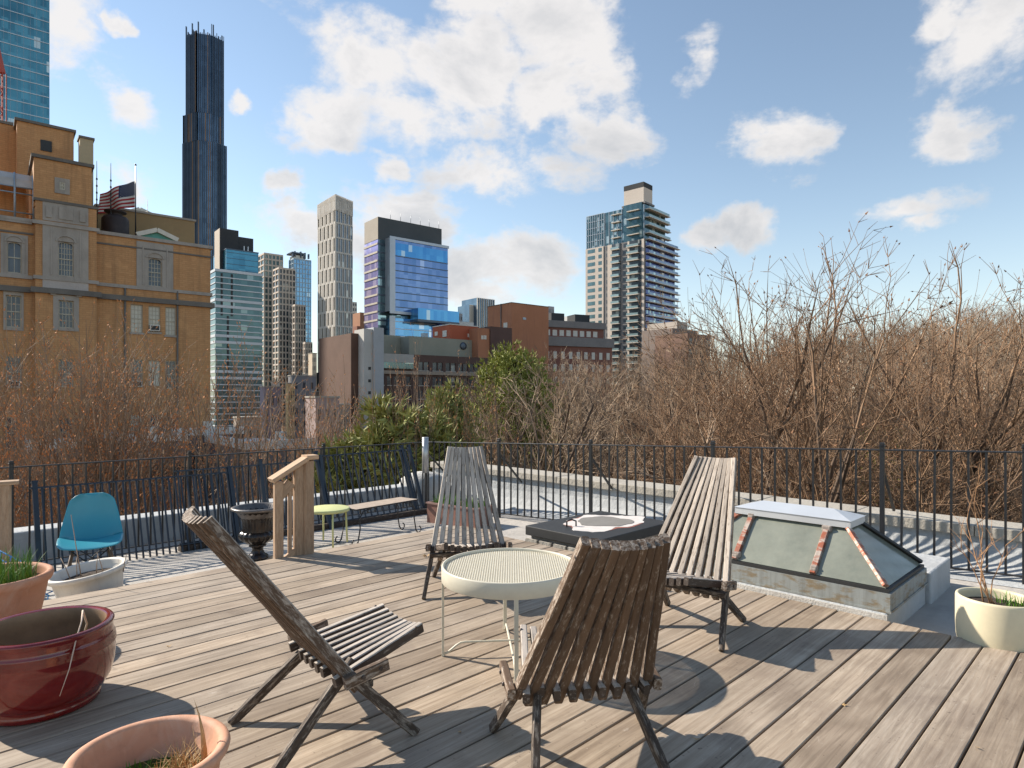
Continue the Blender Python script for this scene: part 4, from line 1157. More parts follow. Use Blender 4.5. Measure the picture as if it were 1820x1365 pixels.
# left part
d1 = win(12, 39, 430, 485, 0, holesL, cols=2, rows=2)
d2 = win(10, 38, 525, 582, 0, holesL, cols=3, rows=4)
for k in range(1, 5):
    h = (d2[0], d2[1], d2[2] - STO * k, d2[3] - STO * k); holesL.append(h); W.append((*h, .14, dict(cols=3, rows=4)))
for dx in (-6, -12):
    for dd in (d1, d2): 
        h = (dd[0] + dx, dd[1] + dx, dd[2], dd[3]); holesL.append(h); W.append((*h, .14, dict(cols=3, rows=4)))
ztL = B.z(388, B.x(0))               # left roof line
mb = MB()
holes_wall(mb, bx1, 0, 0, ztop, 0, holesR, .35)
mb.quad((0, 0, 0), (0, dep, 0), (0, dep, ztop), (0, 0, ztop))
mb.quad((bx1, 0, ztop), (0, 0, ztop), (0, dep, ztop), (bx1, dep, ztop))
mb.quad((bx1, .351, 0), (0 - .05, .351, 0), (0 - .05, .351, ztop - .1), (bx1, .351, ztop - .1))
mb.build('right_wall', M_buff, B.t)
mb = MB()
holes_wall(mb, tA, bx0, 0, ztL, 0, holesL, .35)
mb.quad((tA, 0, ztL), (bx0, 0, ztL), (bx0, dep, ztL), (tA, dep, ztL)); mb.quad((tA, .351, 0), (bx0, .351, 0), (bx0, .351, ztL - .1), (tA, .351, ztL - .1))
mb.build('left_wall', M_buff, B.t)
zbay = B.z(372, B.x(168, PB), PB)
mb = MB()
holes_wall(mb, bx0, bx1, 0, zbay, PB, holesB, .35)
mb.quad((bx0, PB, 0), (bx0, PB, zbay), (bx0, 5, zbay), (bx0, 5, 0)); mb.quad((bx1, PB, 0), (bx1, 5, 0), (bx1, 5, zbay), (bx1, PB, zbay))
mb.quad((bx0, PB, zbay), (bx1, PB, zbay), (bx1, 5, zbay), (bx0, 5, zbay)); mb.quad((bx0, PB + .351, 0), (bx1, PB + .351, 0), (bx1, PB + .351, zbay - .1), (bx0, PB + .351, zbay - .1))
mb.build('bay_wall', M_buff, B.t)
# tower block above the bay, set back roof storeys, chimney
tx0, tz = B.x(60, PB + .4), 0
tx1 = B.x(163, PB + .4); zt1 = B.z(298, tx1, PB + .4); zt0 = B.z(280, B.x(62, PB + .4), PB + .4)
B.body(tx0, tx1, PB + .4, 7, zbay - .3, (zt1 + zt0) / 2, M_buff, 'tower_block')
zc = (zt1 + zt0) / 2
mb = MB(); mb.box(tx0 - .15, tx1 + .15, PB + .25, 7.1, zc, zc + .22); mb.build('tower_coping', M_darkco, B.t)
ux0, ux1 = B.x(30, 7.2), B.x(131, 7.2); uz = B.z(236, ux1, 7.2); uz0 = B.z(214, ux0, 7.2); uzz = (uz + uz0) / 2
B.body(ux0, ux1, 7.2, 15, zc - 2, uzz, M_buff, 'roof_storey')
mb = MB(); mb.box(ux0 - .15, ux1 + .15, 7.05, 15.1, uzz, uzz + .2); mb.build('roof_coping', M_darkco, B.t)
lx0 = B.x(-120, 9.5); lz = B.z(222, B.x(15, 9.5), 9.5)
B.body(lx0, ux0 - .01, 9.5, 15, ztL - 2, lz, M_buff, 'roof_storey')
mb = MB(); mb.box(lx0, ux0 - .16, 9.35, 15.1, lz, lz + .2); mb.build('roof_coping', M_darkco, B.t)
x0, x1, z0, z1 = fr(72, 248, 92, 271, 7.2); mb = MB(); mb.box(x0, x1, 7.12, 7.3, z0, z1); mb.build('roof_opening', M_black, B.t)
cx0, cx1 = B.x(142, 4), B.x(166, 4); zch = B.z(247, (cx0 + cx1) / 2, 4)
B.body(cx0, cx1, 4.0, 5.1, ztop - 1, zch, masonry('pale_chimney_brick', (.42, .33, .20), (.5, .4, .26)), 'chimney')
mb = MB(); mb.box(cx0 - .08, cx1 + .08, 3.92, 5.18, zch, zch + .16); mb.build('chimney_cap', M_darkco, B.t)
# tower window
x0, x1, z0, z1 = fr(97, 315, 124, 347, PB + .4); mb = MB(); ring_xz(mb, x0, x1, z0, z1, PB + .33, PB + .5, .28); mb.build('stone_surround', M_lime_, B.t)
W.append((x0 + .28, x1 - .28, z0 + .28, z1 - .28, PB + .345, dict(cols=4, rows=2)))
# cornices (follow the jogs)
def course(pyR, h, out_, m, pyat=374, L=True, Rr=True, Bay=True):
    z = B.z(pyR, B.x(pyat)); 
    if Rr:
        mb = MB(); mb.box(bx1 + .002, out_, -out_, 0, z - h, z); mb.box(0, out_, 0.001, dep, z - h, z); mb.build('stone_course', m, B.t)
    if Bay:
        mb = MB(); mb.box(bx0 - out_, bx1 + out_, PB - out_, PB, z - h + .003, z + .003); mb.build('stone_course', m, B.t)
    if L:
        mb = MB(); mb.box(tA, bx0 - out_ - .003, -out_, 0, z - h, z); mb.build('stone_course', m, B.t)
course(437.5, .24, .16, M_lime_); course(456, .12, .08, M_darkco, Bay=False); course(521, .24, .12, M_lime_); course(539, .36, .26, M_darkco)
zz = ztL; mb = MB(); mb.box(tA, bx0 - .02, -.18, .1, zz, zz + .2); mb.build('stone_course', M_lime_, B.t)
zz = zbay; mb = MB(); mb.box(bx0 - .1, bx1 + .1, PB - .1, PB + .39, zz, zz + .18); mb.build('stone_course', M_darkco, B.t)
# stone surrounds
def surround(h, y, wx, wz0, wz1, ears=False):
    a, b_, c, d = h; mb = MB()
    mb.box(a - wx, a, y - .07, y + .05, c - wz0, d + wz1); mb.box(b_, b_ + wx, y - .07, y + .05, c - wz0, d + wz1)
    mb.box(a + .001, b_ - .001, y - .068, y + .05, d, d + wz1); mb.box(a + .001, b_ - .001, y - .10, y + .05, c - wz0, c)
    mb.box(a - wx * .5, a - wx * .38, y - .11, y - .0701, c, d + wz1 * .7); mb.box(b_ + wx * .38, b_ + wx * .5, y - .11, y - .0701, c, d + wz1 * .7)
    # shallow arch hood
    n = 8; xm = (a + b_) / 2; r_ = (b_ - a) / 2 + .1
    for k in range(n):
        t0, t1 = pi * k / n, pi * (k + 1) / n
        mb.bar((xm + r_ * cos(t0), y - .09, d - .02 + .42 * sin(t0)), (xm + r_ * cos(t1), y - .09, d - .02 + .42 * sin(t1)), .10, .09, (0, 1, 0))
    o = mb.build('stone_surround', M_lime_, B.t)
    mb = MB()   # spandrels that round the window head
    for s, xa in ((1, a), (-1, b_)):
        mb.poly([(xa, y + .02, d), (xa, y + .02, d - .32), (xa + s * (b_ - a) * .14, y + .02, d - .13), (xa + s * (b_ - a) * .40, y + .02, d - .02)][::s])
    mb.build('arch_spandrel', M_lime_, B.t)
surround(a1, 0, .75, .3, ztop - a1[3] - .3); surround(c1, PB, .85, .2, zbay - c1[3] - 1.3); surround(d1, 0, .32, .25, .5)
x0, x1 = c1[0] - .85, c1[1] + .85; mb = MB(); mb.box(x0, x1, PB - .06, PB + .02, c1[2] - 1.05, c1[2] - .22); mb.build('stone_panel', masonry('pale_stone_panel', (.42, .37, .34), (.5, .45, .41), None, 1), B.t)
mb = MB(); z_ = zbay - 1.25; mb.box(x0 + .002, x1 - .002, PB - .05, PB + .05, z_, zbay - .01)
for k in (-1, 1): mb.box((x0 + x1) / 2 + k * .95 - .16, (x0 + x1) / 2 + k * .95 + .16, PB - .14, PB - .05, z_ + .2, zbay - .25)
mb.box((x0 + x1) / 2 - .4, (x0 + x1) / 2 + .4, PB - .11, PB - .05, z_ + .2, zbay - .2); mb.build('carved_panel', M_lime_, B.t)
for h, y in ((c2, PB), (d2, 0)):
    a, b_, c, d = h; mb = MB(); w = .30 if h is c2 else .12
    mb.box(a - w, a, y - .05, y + .05, c - .2, d + .35); mb.box(b_, b_ + w, y - .05, y + .05, c - .2, d + .35); mb.box(a + .001, b_ - .001, y - .05, y + .05, d, d + .35); mb.box(a + .001, b_ - .001, y - .09, y + .05, c - .2, c)
    if h is c2:
        for s in (a - .45, b_ + .15): mb.box(s, s + .3, y - .16, y, d + .30, d + .75)
    mb.build('stone_surround', M_lime_, B.t)
for h in (b1, b2, b3):
    mb = MB(); mb.box(h[0] - .08, h[1] + .08, -.10, .05, h[2] - .14, h[2] - .001); mb.build('window_sill', M_lime_, B.t)
for q in W: sash(q[0], q[1], q[2], q[3], q[4], **q[5])
# window air conditioners
for h in (b2, (d2[0], d2[1], d2[2] - STO, d2[3] - STO), (b1[0], b1[1], b1[2] - STO, b1[3] - STO)):
    xm = (h[0] + h[1]) / 2; mb = MB(); mb.box(xm - .33, xm + .33, -.25, .13, h[2] + .06, h[2] + .50); o = mb.build('air_conditioner', M_white, B.t, bevel=.02)
    mb = MB(); mb.box(xm - .27, xm + .27, -.256, -.2505, h[2] + .12, h[2] + .44); mb.build('grille', M_black, o)
# drain pipes
for px in (222, 315):
    x = B.x(px); mb = MB(); mb.tube([(x, -.08, 0), (x, -.08, B.z(512 if px < 300 else 518, x))], .07, 6); mb.build('drain_pipe', M_darkco, B.t)
# rear storey with green pediments
ry = 5.0; rx0, rx1 = B.x(168, ry), B.x(346, ry); rz = (B.z(393, rx1, ry) + B.z(372, B.x(200, ry), ry)) / 2
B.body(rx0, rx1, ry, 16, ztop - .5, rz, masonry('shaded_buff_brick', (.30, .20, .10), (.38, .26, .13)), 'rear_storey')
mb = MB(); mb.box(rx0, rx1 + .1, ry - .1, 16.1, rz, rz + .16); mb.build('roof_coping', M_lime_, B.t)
M_verd = plain('verdigris_panel', (.10, .30, .25), .7, 0, .15, 3); M_trimw = plain('cream_trim', (.62, .58, .50), .7, 0, .1, 3)
def pediment(px0, px1, pxm, pt, pb, y):
    x0, x1 = B.x(px0, y), B.x(px1, y); xm = B.x(pxm, y); zt_ = B.z(pt, xm, y); za = zt_ - (x1 - x0) * .23
    o = thing_part('pediment', B.t)
    mb = MB(); mb.poly([(x0 + .1, y + .05, za), (x1 - .1, y + .05, za), (xm, y + .05, zt_ - .1)]); mb.quad((x0, y, za - 1.2), (x1, y, za - 1.2), (x1, y, za), (x0, y, za)); mb.build('green_panel', M_verd, o)
    mb = MB(); mb.bar((x0 - .2, y - .02, za), (xm, y - .02, zt_), .32, .3, (0, 1, 0)); mb.bar((xm, y - .02, zt_), (x1 + .2, y - .02, za), .32, .3, (0, 1, 0))
    mb.build('raking_trim', M_trimw, o)
    mb = MB(); mb.poly([(x0, y, za), (xm, y, zt_), (xm, y + 5, zt_), (x0, y + 5, za)]); mb.poly([(xm, y, zt_), (x1, y, za), (x1, y + 5, za), (xm, y + 5, zt_)]); mb.build('gable_roof', M_verd, o)
pediment(248, 311, 279, 409, 426, 1.2); pediment(222, 283, 248, 372, 386, 9)
# roof drum (dark ventilator)
dx = B.x(205, 2.6); dr = abs(B.x(236, 2.6) - B.x(174, 2.6)) / 2 * .80; dz0 = ztop - .2; dz1 = B.z(386, dx, 2.6); dz2 = B.z(376, dx, 2.6)
M_tank = plain('dark_rusty_tank', (.035, .024, .022), .6, .2, .4, 2)
mb = MB(); mb.lathe([(dr, 0), (dr, dz1 - dz0 - .2), (dr * .86, dz1 - dz0), (dr * .55, dz1 - dz0 + .02), (dr * .5, dz2 - dz0 - .15), (dr * .80, dz2 - dz0 - .10), (dr * .82, dz2 - dz0), (0, dz2 - dz0 + .03)], 32)
o = mb.build('roof_ventilator', M_tank); p_ = B.O + B.ex * dx + B.ey * 2.6; o.location = (p_.x, p_.y, dz0 + B.base); tag(o, 'dark round ventilator drum standing on the buff brick building below the flag', 'ventilator')
# glass house on scaffolding at the left of the roof
g = thing('roof_greenhouse', 'curved glass and metal roof structure on the buff building at the far left', 'greenhouse', (0, 0, 0))
gx = [B.x(p, 1.0) for p in (-60, -15, 26, 59)]; gz = B.z(300, gx[2], 1.0)
pm = B.O
g.location = (B.O.x, B.O.y, B.base); g.rotation_euler = (0, 0, B.a)
M_steelb = plain('blue_grey_steel', (.28, .33, .38), .45, .4, .1, 3)
for x in gx:
    mb = MB(); mb.tube([(x, .6, ztL), (x, .6, gz - 1.3), (x, .8, gz - .7), (x, 1.3, gz - .2), (x, 2.2, gz), (x, 3.6, gz)], .07, 6); mb.build('rib', M_steelb, g)
mb = MB()
for zz in (ztL + .7, ztL + 2.0, gz - 1.3): mb.tube([(gx[0], .6, zz), (gx[-1], .6, zz)], .05, 6)
mb.build('rail', M_steelb, g, kind='stuff')
mb = MB(); prof_g = [(.62, gz - 1.3), (.82, gz - .7), (1.32, gz - .2), (2.2, gz), (3.6, gz)]
for k in range(4): mb.quad((gx[0], prof_g[k][0], prof_g[k][1]), (gx[-1], prof_g[k][0], prof_g[k][1]), (gx[-1], prof_g[k + 1][0], prof_g[k + 1][1]), (gx[0], prof_g[k + 1][0], prof_g[k + 1][1]))
mb.build('clouded_roof_panel', plain('clouded_glass', (.45, .42, .38), .25, .2, .2, 1), g)
mb = MB(); mb.box(gx[0], gx[-1] - .3, 3.2, 3.4, ztL, gz - .1); mb.build('back_wall', M_buff, g)
# antennas + flag
def B_pt(px, y): x = B.x(px, y); p = B.O + B.ex * x + B.ey * y; return p
for (px, pt, y, lab) in ((172, 286, 3.0, 'leftmost thin whip antenna on the buff building roof'), (197, 290, 2.0, 'thin whip antenna rising behind the flag tip on the buff building'), (262, 355, 6.0, 'short antenna mast right of the flag on the buff building roof')):
    p = B_pt(px, y); zt_ = H - (pt - HY) / F * p.y; z0 = ztop + B.base - .5
    mb = MB(); mb.tube([(0, 0, 0), (0, 0, (zt_ - z0) * .6), (0, 0, zt_ - z0)], [.05, .035, .015], 6)
    for k in range(7): mb.tube([(0, 0, (zt_ - z0) * (.3 + .08 * k)), (0, 0, (zt_ - z0) * (.3 + .08 * k) + .12)], .06, 6)
    o = mb.build('antenna', M_iron, loc=(p.x, p.y, z0)); tag(o, lab, 'antenna', 'antennas on the buff building')
p = B_pt(241, 3.2); zt_ = H - (293 - HY) / F * p.y; z0 = ztop + B.base - .5
fp_ = thing('flagpole', 'slim flagpole carrying the striped flag on the buff building roof', 'flagpole', (p.x, p.y, z0))
mb = MB(); mb.tube([(0, 0, 0), (0, 0, zt_ - z0)], [.06, .03], 8); mb.build('pole', M_iron, fp_); mb = MB(); mb.lathe([(0, -.08), (.07, -.04), (.08, 0), (.05, .06), (0, .08)], 10); mb.build('finial', M_iron, fp_, loc=(0, 0, zt_ - z0))
fz1 = H - (322 - HY) / F * p.y; fh = 2.05; flen = 3.45
M_fr = plain('flag_red', (.40, .03, .03), .8, 0, .1, 2); M_fw = plain('flag_white', (.68, .64, .58), .8, 0, .06, 2); M_fb = plain('flag_navy', (.025, .035, .085), .8, 0, .1, 2)
mb = MB(); NX, NZ = 26, 26
def fpos(u_, v_):   # u 0..1 away from pole to the left, v 0..1 down
    x = -u_ * flen * .80; droop = .42 * u_ ** 1.25 * 2.0
    y = .18 * sin(u_ * 9 + v_ * 1.5) * min(1, u_ * 3); z = -v_ * fh * (1 - .22 * u_) - droop * 1.25 + .08 * sin(u_ * 7 + 1) * u_ 
    return (x, y, z)
for i in range(NX):
    for j in range(NZ):
        stripe = int(j / NZ * 13); mi = 0 if stripe % 2 == 0 else 1
        if i < NX * .40 and stripe < 7: mi = 2
        a, b_, c, d = fpos(i / NX, j / NZ), fpos((i + 1) / NX, j / NZ), fpos((i + 1) / NX, (j + 1) / NZ), fpos(i / NX, (j + 1) / NZ)
        mb.quad(a, d, c, b_, mi); mb.sm[-1] = True
fo = mb.build('flag', [M_fr, M_fw, M_fb], loc=(p.x - .06, p.y, fz1))
tag(fo, 'stars and stripes flag blowing from the flagpole on the buff building', 'flag')
mb = MB()
for rw in range(9):
    nst_ = 6 if rw % 2 == 0 else 5
    for k in range(nst_):
        u_ = .40 * ((k + (.5 if nst_ == 6 else 1.0)) / 6); v_ = .538 * (rw + .6) / 9.2; q = Vector(fpos(u_, v_)) + Vector((0, -.02, 0)); s_ = .042
        pts = [(q.x + s_ * (1 if m % 2 == 0 else .42) * sin(m * pi / 5), q.y, q.z + s_ * (1 if m % 2 == 0 else .42) * cos(m * pi / 5)) for m in range(10)]
        mb.poly(pts)
mb.build('star', M_fw, fo, kind='stuff')

# ---- generic facade makers
def bands(mb, B, side, a0, a1, z0, z1, pitch, h, out_, at_=0.0):
    n = int((z1 - z0) / pitch) + 1
    for k in range(n):
        z = z0 + k * pitch
        if z + h > z1 + .3: break
        if side == 'R': mb.box(a0, a1, at_ - out_, at_, z, z + h)
        else: mb.box(at_ - out_, at_, a0, a1, z, z + h)
def piers(mb, B, side, a0, a1, z0, z1, n, w, out_, at_=0.0, jit=None):
    for k in range(n + 1):
        a = a0 + (a1 - a0) * k / n
        lo, hi = max(a0, a - w / 2), min(a1, a + w / 2)
        if side == 'R': mb.box(lo, hi, at_ - out_, at_, z0, z1)
        else: mb.box(at_ - out_, at_, lo, hi, z0, z1)

# ---- tall teal glass tower, top left
B = Bld('glass_tower', 'tall teal glass tower with thin pale floor lines at the top left corner', -190, 170)
xr = B.x(88); zt_ = B.z(-130, xr); M_g = glass_wall('teal_glass', (.035, .135, .19), (.12, .34, .40), (1.5, 1.5, 3.2), (.55, .62, .58), .035, .55, .15, .02)
B.body(0, xr, 0, 30, 0, zt_, M_g)
mb = MB(); bands(mb, B, 'R', 0, xr, 2, zt_, 3.2, .28, .12); mb.build('floor_line', plain('pale_alloy', (.42, .47, .5), .4, .5, .1, 1), B.t, kind='stuff')
mb = MB(); piers(mb, B, 'R', 0, xr, 0, zt_, int(xr / 1.5), .06, .05); mb.build('mullion', M_steelb, B.t, kind='stuff')
# red crane mast just in front of it
cr = thing('tower_crane', 'thin red crane mast at the far left edge beyond the buff building', 'crane', (at(4, 706, 140).x, 140, GB))
M_crane = plain('crane_red', (.42, .07, .04), .6)
mb = MB(); hgt_ = H - (130 - HY) / F * 140 - GB
for (x, y) in ((-.5, -.5), (.5, -.5), (.5, .5), (-.5, .5)): mb.tube([(x + .0, y, 0), (x - 2.2 * 0, y, hgt_)], .13, 4)
for k in range(40):
    z = hgt_ * k / 40; z2 = hgt_ * (k + 1) / 40; s = 1 if k % 2 else -1
    mb.tube([(-.5 * s, -.5, z), (.5 * s, -.5, z2)], .07, 4); mb.tube([(-.5, -.5 * s, z), (-.5, .5 * s, z2)], .07, 4)
mb.build('lattice_mast', M_crane, cr, kind='stuff')
mb = MB(); mb.bar((0, 0, hgt_), (-6, 0, hgt_ + 26), .9, .9); mb.build('jib', M_crane, cr)

# ---- dark ribbed supertall
Zt = 520.0
T = thing('supertall_tower', 'very tall dark ribbed skyscraper with spiky crown', 'skyscraper', (at(358, 706, Zt).x, Zt, GB))
M_dk = glass_wall('dark_blue_glass', (.06, .10, .15), (.15, .22, .30), (3, 3, 4.2), None, .05, .6, .18, .03)
M_fin = plain('dark_steel_fin', (.070, .088, .115), .35, .6, .2, .1); M_brz = plain('bronze_fin', (.24, .15, .10), .4, .6, .2, .1)
m2 = Zt / F
def polyring(xs_l, xs_r, nearx):  # footprint: left tip, near-left, near, right tip, back
    return [((xs_l - 358) * m2, 8), ((xs_l - 358) * m2 + 1.5, 1), ((nearx - 358) * m2, -6), ((xs_r - 358) * m2 - 6, -2.5), ((xs_r - 358) * m2, 6), ((nearx + 12 - 358) * m2, 22), ((xs_l - 358) * m2 + 6, 20)]
def zpy(py, y=Zt): return H - (py - HY) / F * y - GB
def ribbed(xl, xr, nx, z0, z1, fh_=0, skew=0):
    P = polyring(xl, xr, nx); mb = MB(); mb.prism(P, z0, z1); mb.build('shaft', M_dk, T)
    mb = MB(); mbb = MB(); rr = random.Random(int(xl + z0))
    for k in range(4):
        a, b_ = Vector(P[k]), Vector(P[k + 1]); L = (b_ - a).length; n = max(1, int(L / 1.35))
        for j in range(n + 1):
            q = a.lerp(b_, j / n); e = rr.choice([.35, .5, .7]); top = z1 + (fh_ * rr.choice([0.2, .4, .1, 1.0]) if fh_ else 0)
            m_ = mbb if rr.random() < .16 else mb
            m_.bar((q.x, q.y - .3, z0), (q.x, q.y - .3, top), e, e * 1.4, (0, 1, 0))
    mb.build('dark_fin', M_fin, T, kind='stuff'); mbb.build('bronze_fin', M_brz, T, kind='stuff')
ribbed(321, 397, 360, 0, zpy(255)); ribbed(322, 392, 358, zpy(255) + .1, zpy(205)); ribbed(327, 392, 356, zpy(205) + .1, zpy(66), 9)

# ---- teal glass office with white floor lines
B = Bld('glass_office', 'blue green glass office block with white floor bands and charcoal penthouse', 383, 230)
x1, zt_ = B.x(466), B.z(487 - 6); zt_ = B.z(479); yl = B.y(371)
M_g = glass_wall('green_blue_glass', (.03, .085, .10), (.10, .20, .21), (2.2, 2.2, 2.1), (.26, .36, .35), .04, .2, .12, .025)
B.body(0, x1, 0, 28, 0, zt_, M_g)
M_wb = plain('white_band', (.60, .63, .66), .5, 0, .05, .2)
mb = MB(); step = (zt_ - B.z(680)) / 21.0
zz = zt_ - .6; k = 0
while zz > 4:
    h_ = .95 if k in (0, 5, 6, 11, 12, 17, 18) else .38
    mb.box(-.25, x1 + .2, -.25, -.001, zz, zz + h_); mb.box(-.25, -.001, 0, yl, zz, zz + h_)
    zz -= 2.12 if k not in (5, 11, 17) else 2.3; k += 1
mb.build('floor_band', M_wb, B.t, kind='stuff')
mb = MB()
for px in (394, 412): xx = B.x(px); mb.box(xx - .35, xx + .35, -.1, -.002, B.z(560), zt_ - 1)
xx = B.x(405); mb.box(xx - .35, xx + .35, -.1, -.002, 0, B.z(560)); mb.build('dark_stripe', M_black, B.t)
ys2 = 2.5; xa, xb = B.x(402, ys2), x1 - .6; zu = B.z(438, xa, ys2)
M_g2 = glass_wall('deep_teal_glass', (.03, .12, .18), (.08, .24, .32), (2.2, 2.2, 4.5), None, .04, .6, .1, .02)
B.body(xa, xb, ys2, 20, zt_ - .5, zu - 1, M_g2, 'upper_glass')
mb = MB()
for k in range(4): mb.box(xa, xb, ys2 - .1, ys2, zt_ + 1 + k * 2.1, zt_ + 1.15 + k * 2.1)
mb.box(xa - .1, xb + .1, ys2 - .15, 20, zu - 1, zu - .6); mb.build('floor_line', M_fin, B.t, kind='stuff')
yp = 7; xa, xb = B.x(391, yp), B.x(424, yp); zp = B.z(405, xa, yp)
M_char = masonry('charcoal_panel', (.035, .038, .042), (.055, .058, .062), None, .1); M_bei = masonry('beige_panel', (.50, .43, .35), (.58, .50, .42), None, .1)
B.body(xa, xb, yp, yp + 7, zt_ - .5, zp, M_char, 'penthouse'); mb = MB(); mb.box(xa - .15, xa - .01, yp, yp + 7, zt_ - .5, zp - .1); mb.build('lit_side', M_bei, B.t)
B.body(xb + .02, B.x(451, yp), yp + .5, yp + 7, zt_ - .5, B.z(420, xb, yp), M_char, 'penthouse')
mb = MB()
for px in (434, 441): q = B.x(px, ys2 + 1); mb.box(q - .12, q + .12, ys2 + 1, ys2 + 1.3, zu - 3, zu + 1.3)
mb.build('roof_pipe', M_zinc, B.t)

# ---- beige gridded slab cluster
M_bg = masonry('pinkish_beige_concrete', (.56, .47, .39), (.64, .55, .47), None, .06)
M_wd = glass_wall('dark_window_glass', (.03, .038, .047), (.09, .105, .12), (1.6, 1.6, 3.0), (.30, .32, .31), .05, .15, .15, .02)
M_wd2 = glass_wall('greenish_window_glass', (.07, .12, .13), (.17, .26, .27), (1.6, 1.6, 3.0), (.4, .45, .42), .06, .5, .15, .02)
def gridblock(name, label, pxc, pxr, pxl, pytop, Z, nx, ny, M_g, M_c, pitch=3.0, wz=1.0, wx=.5, group=None, depth=None, skip=0.0, dark_piers=False, ang=39.0):
    B = Bld(name, label, pxc, Z, ang=ang, group=group)
    x1 = B.x(pxr); yl = B.y(pxl) if pxl is not None else (depth or 15); zt_ = B.z(pytop)
    B.body(0, x1, 0, yl, 0, zt_ - .3, M_g, 'glazed_core')
    mb = MB(); z = zt_ % pitch
    bands(mb, B, 'R', 0, x1, z, zt_, pitch, wz, .30); bands(mb, B, 'L', -.3, yl, z, zt_, pitch, wz, .301)
    mb.box(-.3, x1, -.3, yl, zt_ - .3, zt_ + .6)
    mb.build('spandrel', M_c, B.t, kind='stuff')
    mb = MB(); piers(mb, B, 'R', 0, x1, 0, zt_ - .3, nx, wx, .38); piers(mb, B, 'L', 0, yl, 0, zt_ - .3, ny, wx, .38)
    mb.build('pier', M_c, B.t, kind='stuff'); return B
Z0 = 330
b = gridblock('apartment_tower', 'beige gridded apartment tower, tallest step, directly right of the glass office', 470, 503, 460, 451, Z0, 5, 2, M_wd2, M_bg, 3.0, .8, .55)
gridblock('apartment_tower', 'beige gridded apartment tower with dark windows, middle step of the group', 496, 525, 486, 477, Z0 - 12, 5, 2, M_wd, M_bg, 3.0, .75, .55)
gridblock('apartment_tower', 'beige gridded apartment block, third and lower step of the group', 525, 543, 518, 543, Z0 - 18, 4, 2, M_wd, M_bg, 3.0, .75, .5)
gridblock('apartment_tower', 'beige gridded apartment block, lowest and rightmost step of the group', 543, 555, 538, 610, Z0 - 22, 3, 2, M_wd, M_bg, 3.0, .75, .5)
# blue glass tower behind
M_bl = glass_wall('sky_blue_glass', (.10, .24, .40), (.26, .45, .60), (2.0, 2.0, 3.2), (.55, .65, .7), .05, .5, .12, .03)
B = gridblock('glass_tower', 'slim blue glass tower with dark rooftop crown behind the beige blocks', 522, 553, 514, 460, 470, 6, 3, M_bl, plain('blue_grey_mullion', (.32, .40, .46), .5, .3, .1, .1), 3.4, .5, .35)
x0, x1 = 1.5, B.x(541); zt_ = B.z(458); mb = MB(); mb.box(x0, x1, 2, 12, zt_, zt_ + 2.5); mb.build('crown_base', M_trimw, B.t)
mb = MB()
for k in range(7): mb.box(x0 - 2 + k * 2.0, x0 - 1.2 + k * 2.0, 1 + (k % 3), 3 + (k % 3) * 2, zt_ + 1, zt_ + 4.5 + (k % 2))
mb.box(x0 - 2.4, x1 + .3, 1, 12, zt_ + 3.6, zt_ + 4.6); mb.build('crown_frame', M_fin, B.t)

# ---- pale folded slender tower
M_sl = masonry('pale_fluted_panel', (.56, .52, .47), (.66, .62, .56), None, .05)
B = Bld('slender_tower', 'slender pale tower with staggered windows and slanted folded top', 597, 300, 'skyscraper', ang=45)
x1, yl = B.x(626), B.y(566); zc_ = B.z(347); za = (B.z(363, x1) + B.z(362, 0, yl)) / 2
M_sg = glass_wall('slate_window', (.09, .11, .13), (.26, .28, .30), (1.4, 1.4, 3.3), (.5, .48, .44), .06, .5, .15, .03)
M_sg2 = glass_wall('sunlit_side_window', (.22, .21, .19), (.44, .40, .34), (1.4, 1.4, 3.3), (.62, .56, .46), .1, .5, .2, .03)  # left face's copy of the glass: sunlight put into a brighter, warmer colour
mb = MB()
mb.v = [(0, 0, 0), (x1, 0, 0), (x1, yl, 0), (0, yl, 0), (0, 0, zc_), (x1, 0, za), (x1, yl, za - 3), (0, yl, za)]
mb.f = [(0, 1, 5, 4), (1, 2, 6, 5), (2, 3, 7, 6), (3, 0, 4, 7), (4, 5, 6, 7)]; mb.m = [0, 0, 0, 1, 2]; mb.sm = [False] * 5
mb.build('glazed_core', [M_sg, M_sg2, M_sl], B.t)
mbR, mbL = MB(), MB(); nR, nL = 8, 9; rr = random.Random(3); fl = 3.45
for k in range(int(zc_ / fl)):
    z = k * fl
    for i in range(nR + 1):
        xx = x1 * i / nR; off = .28 * (1 if ((k // 2) + i) % 2 else -1) * (x1 / nR) * .5
        top = zc_ + (za - zc_) * xx / x1
        if z + fl < top: mbR.box(max(-.1, xx + off - .17), min(x1 + .1, xx + off + .17), -.35, 0, z, z + fl)
    if k % 2 == 0 and z < za: mbR.box(0, x1, -.28, 0, z, z + .75)
    for i in range(nL + 1):
        yy = yl * i / nL; off = .28 * (1 if ((k // 2) + i) % 2 else -1) * (yl / nL) * .5
        if z + fl < zc_ + (za - zc_) * yy / yl: mbL.box(-.42, 0, max(-.1, yy + off - .42), min(yl + .1, yy + off + .42), z, z + fl)
    if k % 2 == 0 and z < za: mbL.box(-.34, 0, 0, yl, z, z + 1.0)
mbR.build('shaded_fin', M_sl, B.t, kind='stuff'); mbL.build('lit_fin', M_sl, B.t, kind='stuff')
mb = MB()
for (a, b_, c, d) in (((-.3, -.3, zc_), (x1 + .1, -.3, za), (x1 + .1, -.3, za - 3.4), (-.3, -.3, zc_ - 3.4)),):
    n = 14
    for i in range(n + 1):
        f = i / n; xx = x1 * f; top = zc_ + (za - zc_) * f; mb.box(xx - .2, xx + .2, -.4, -.05, top - 7, top + .4)
    for i in range(n + 1):
        f = i / n; yy = yl * f; top = zc_ + (za - zc_) * f; mb.box(-.5, -.05, yy - .35, yy + .35, top - 7, top + .4)
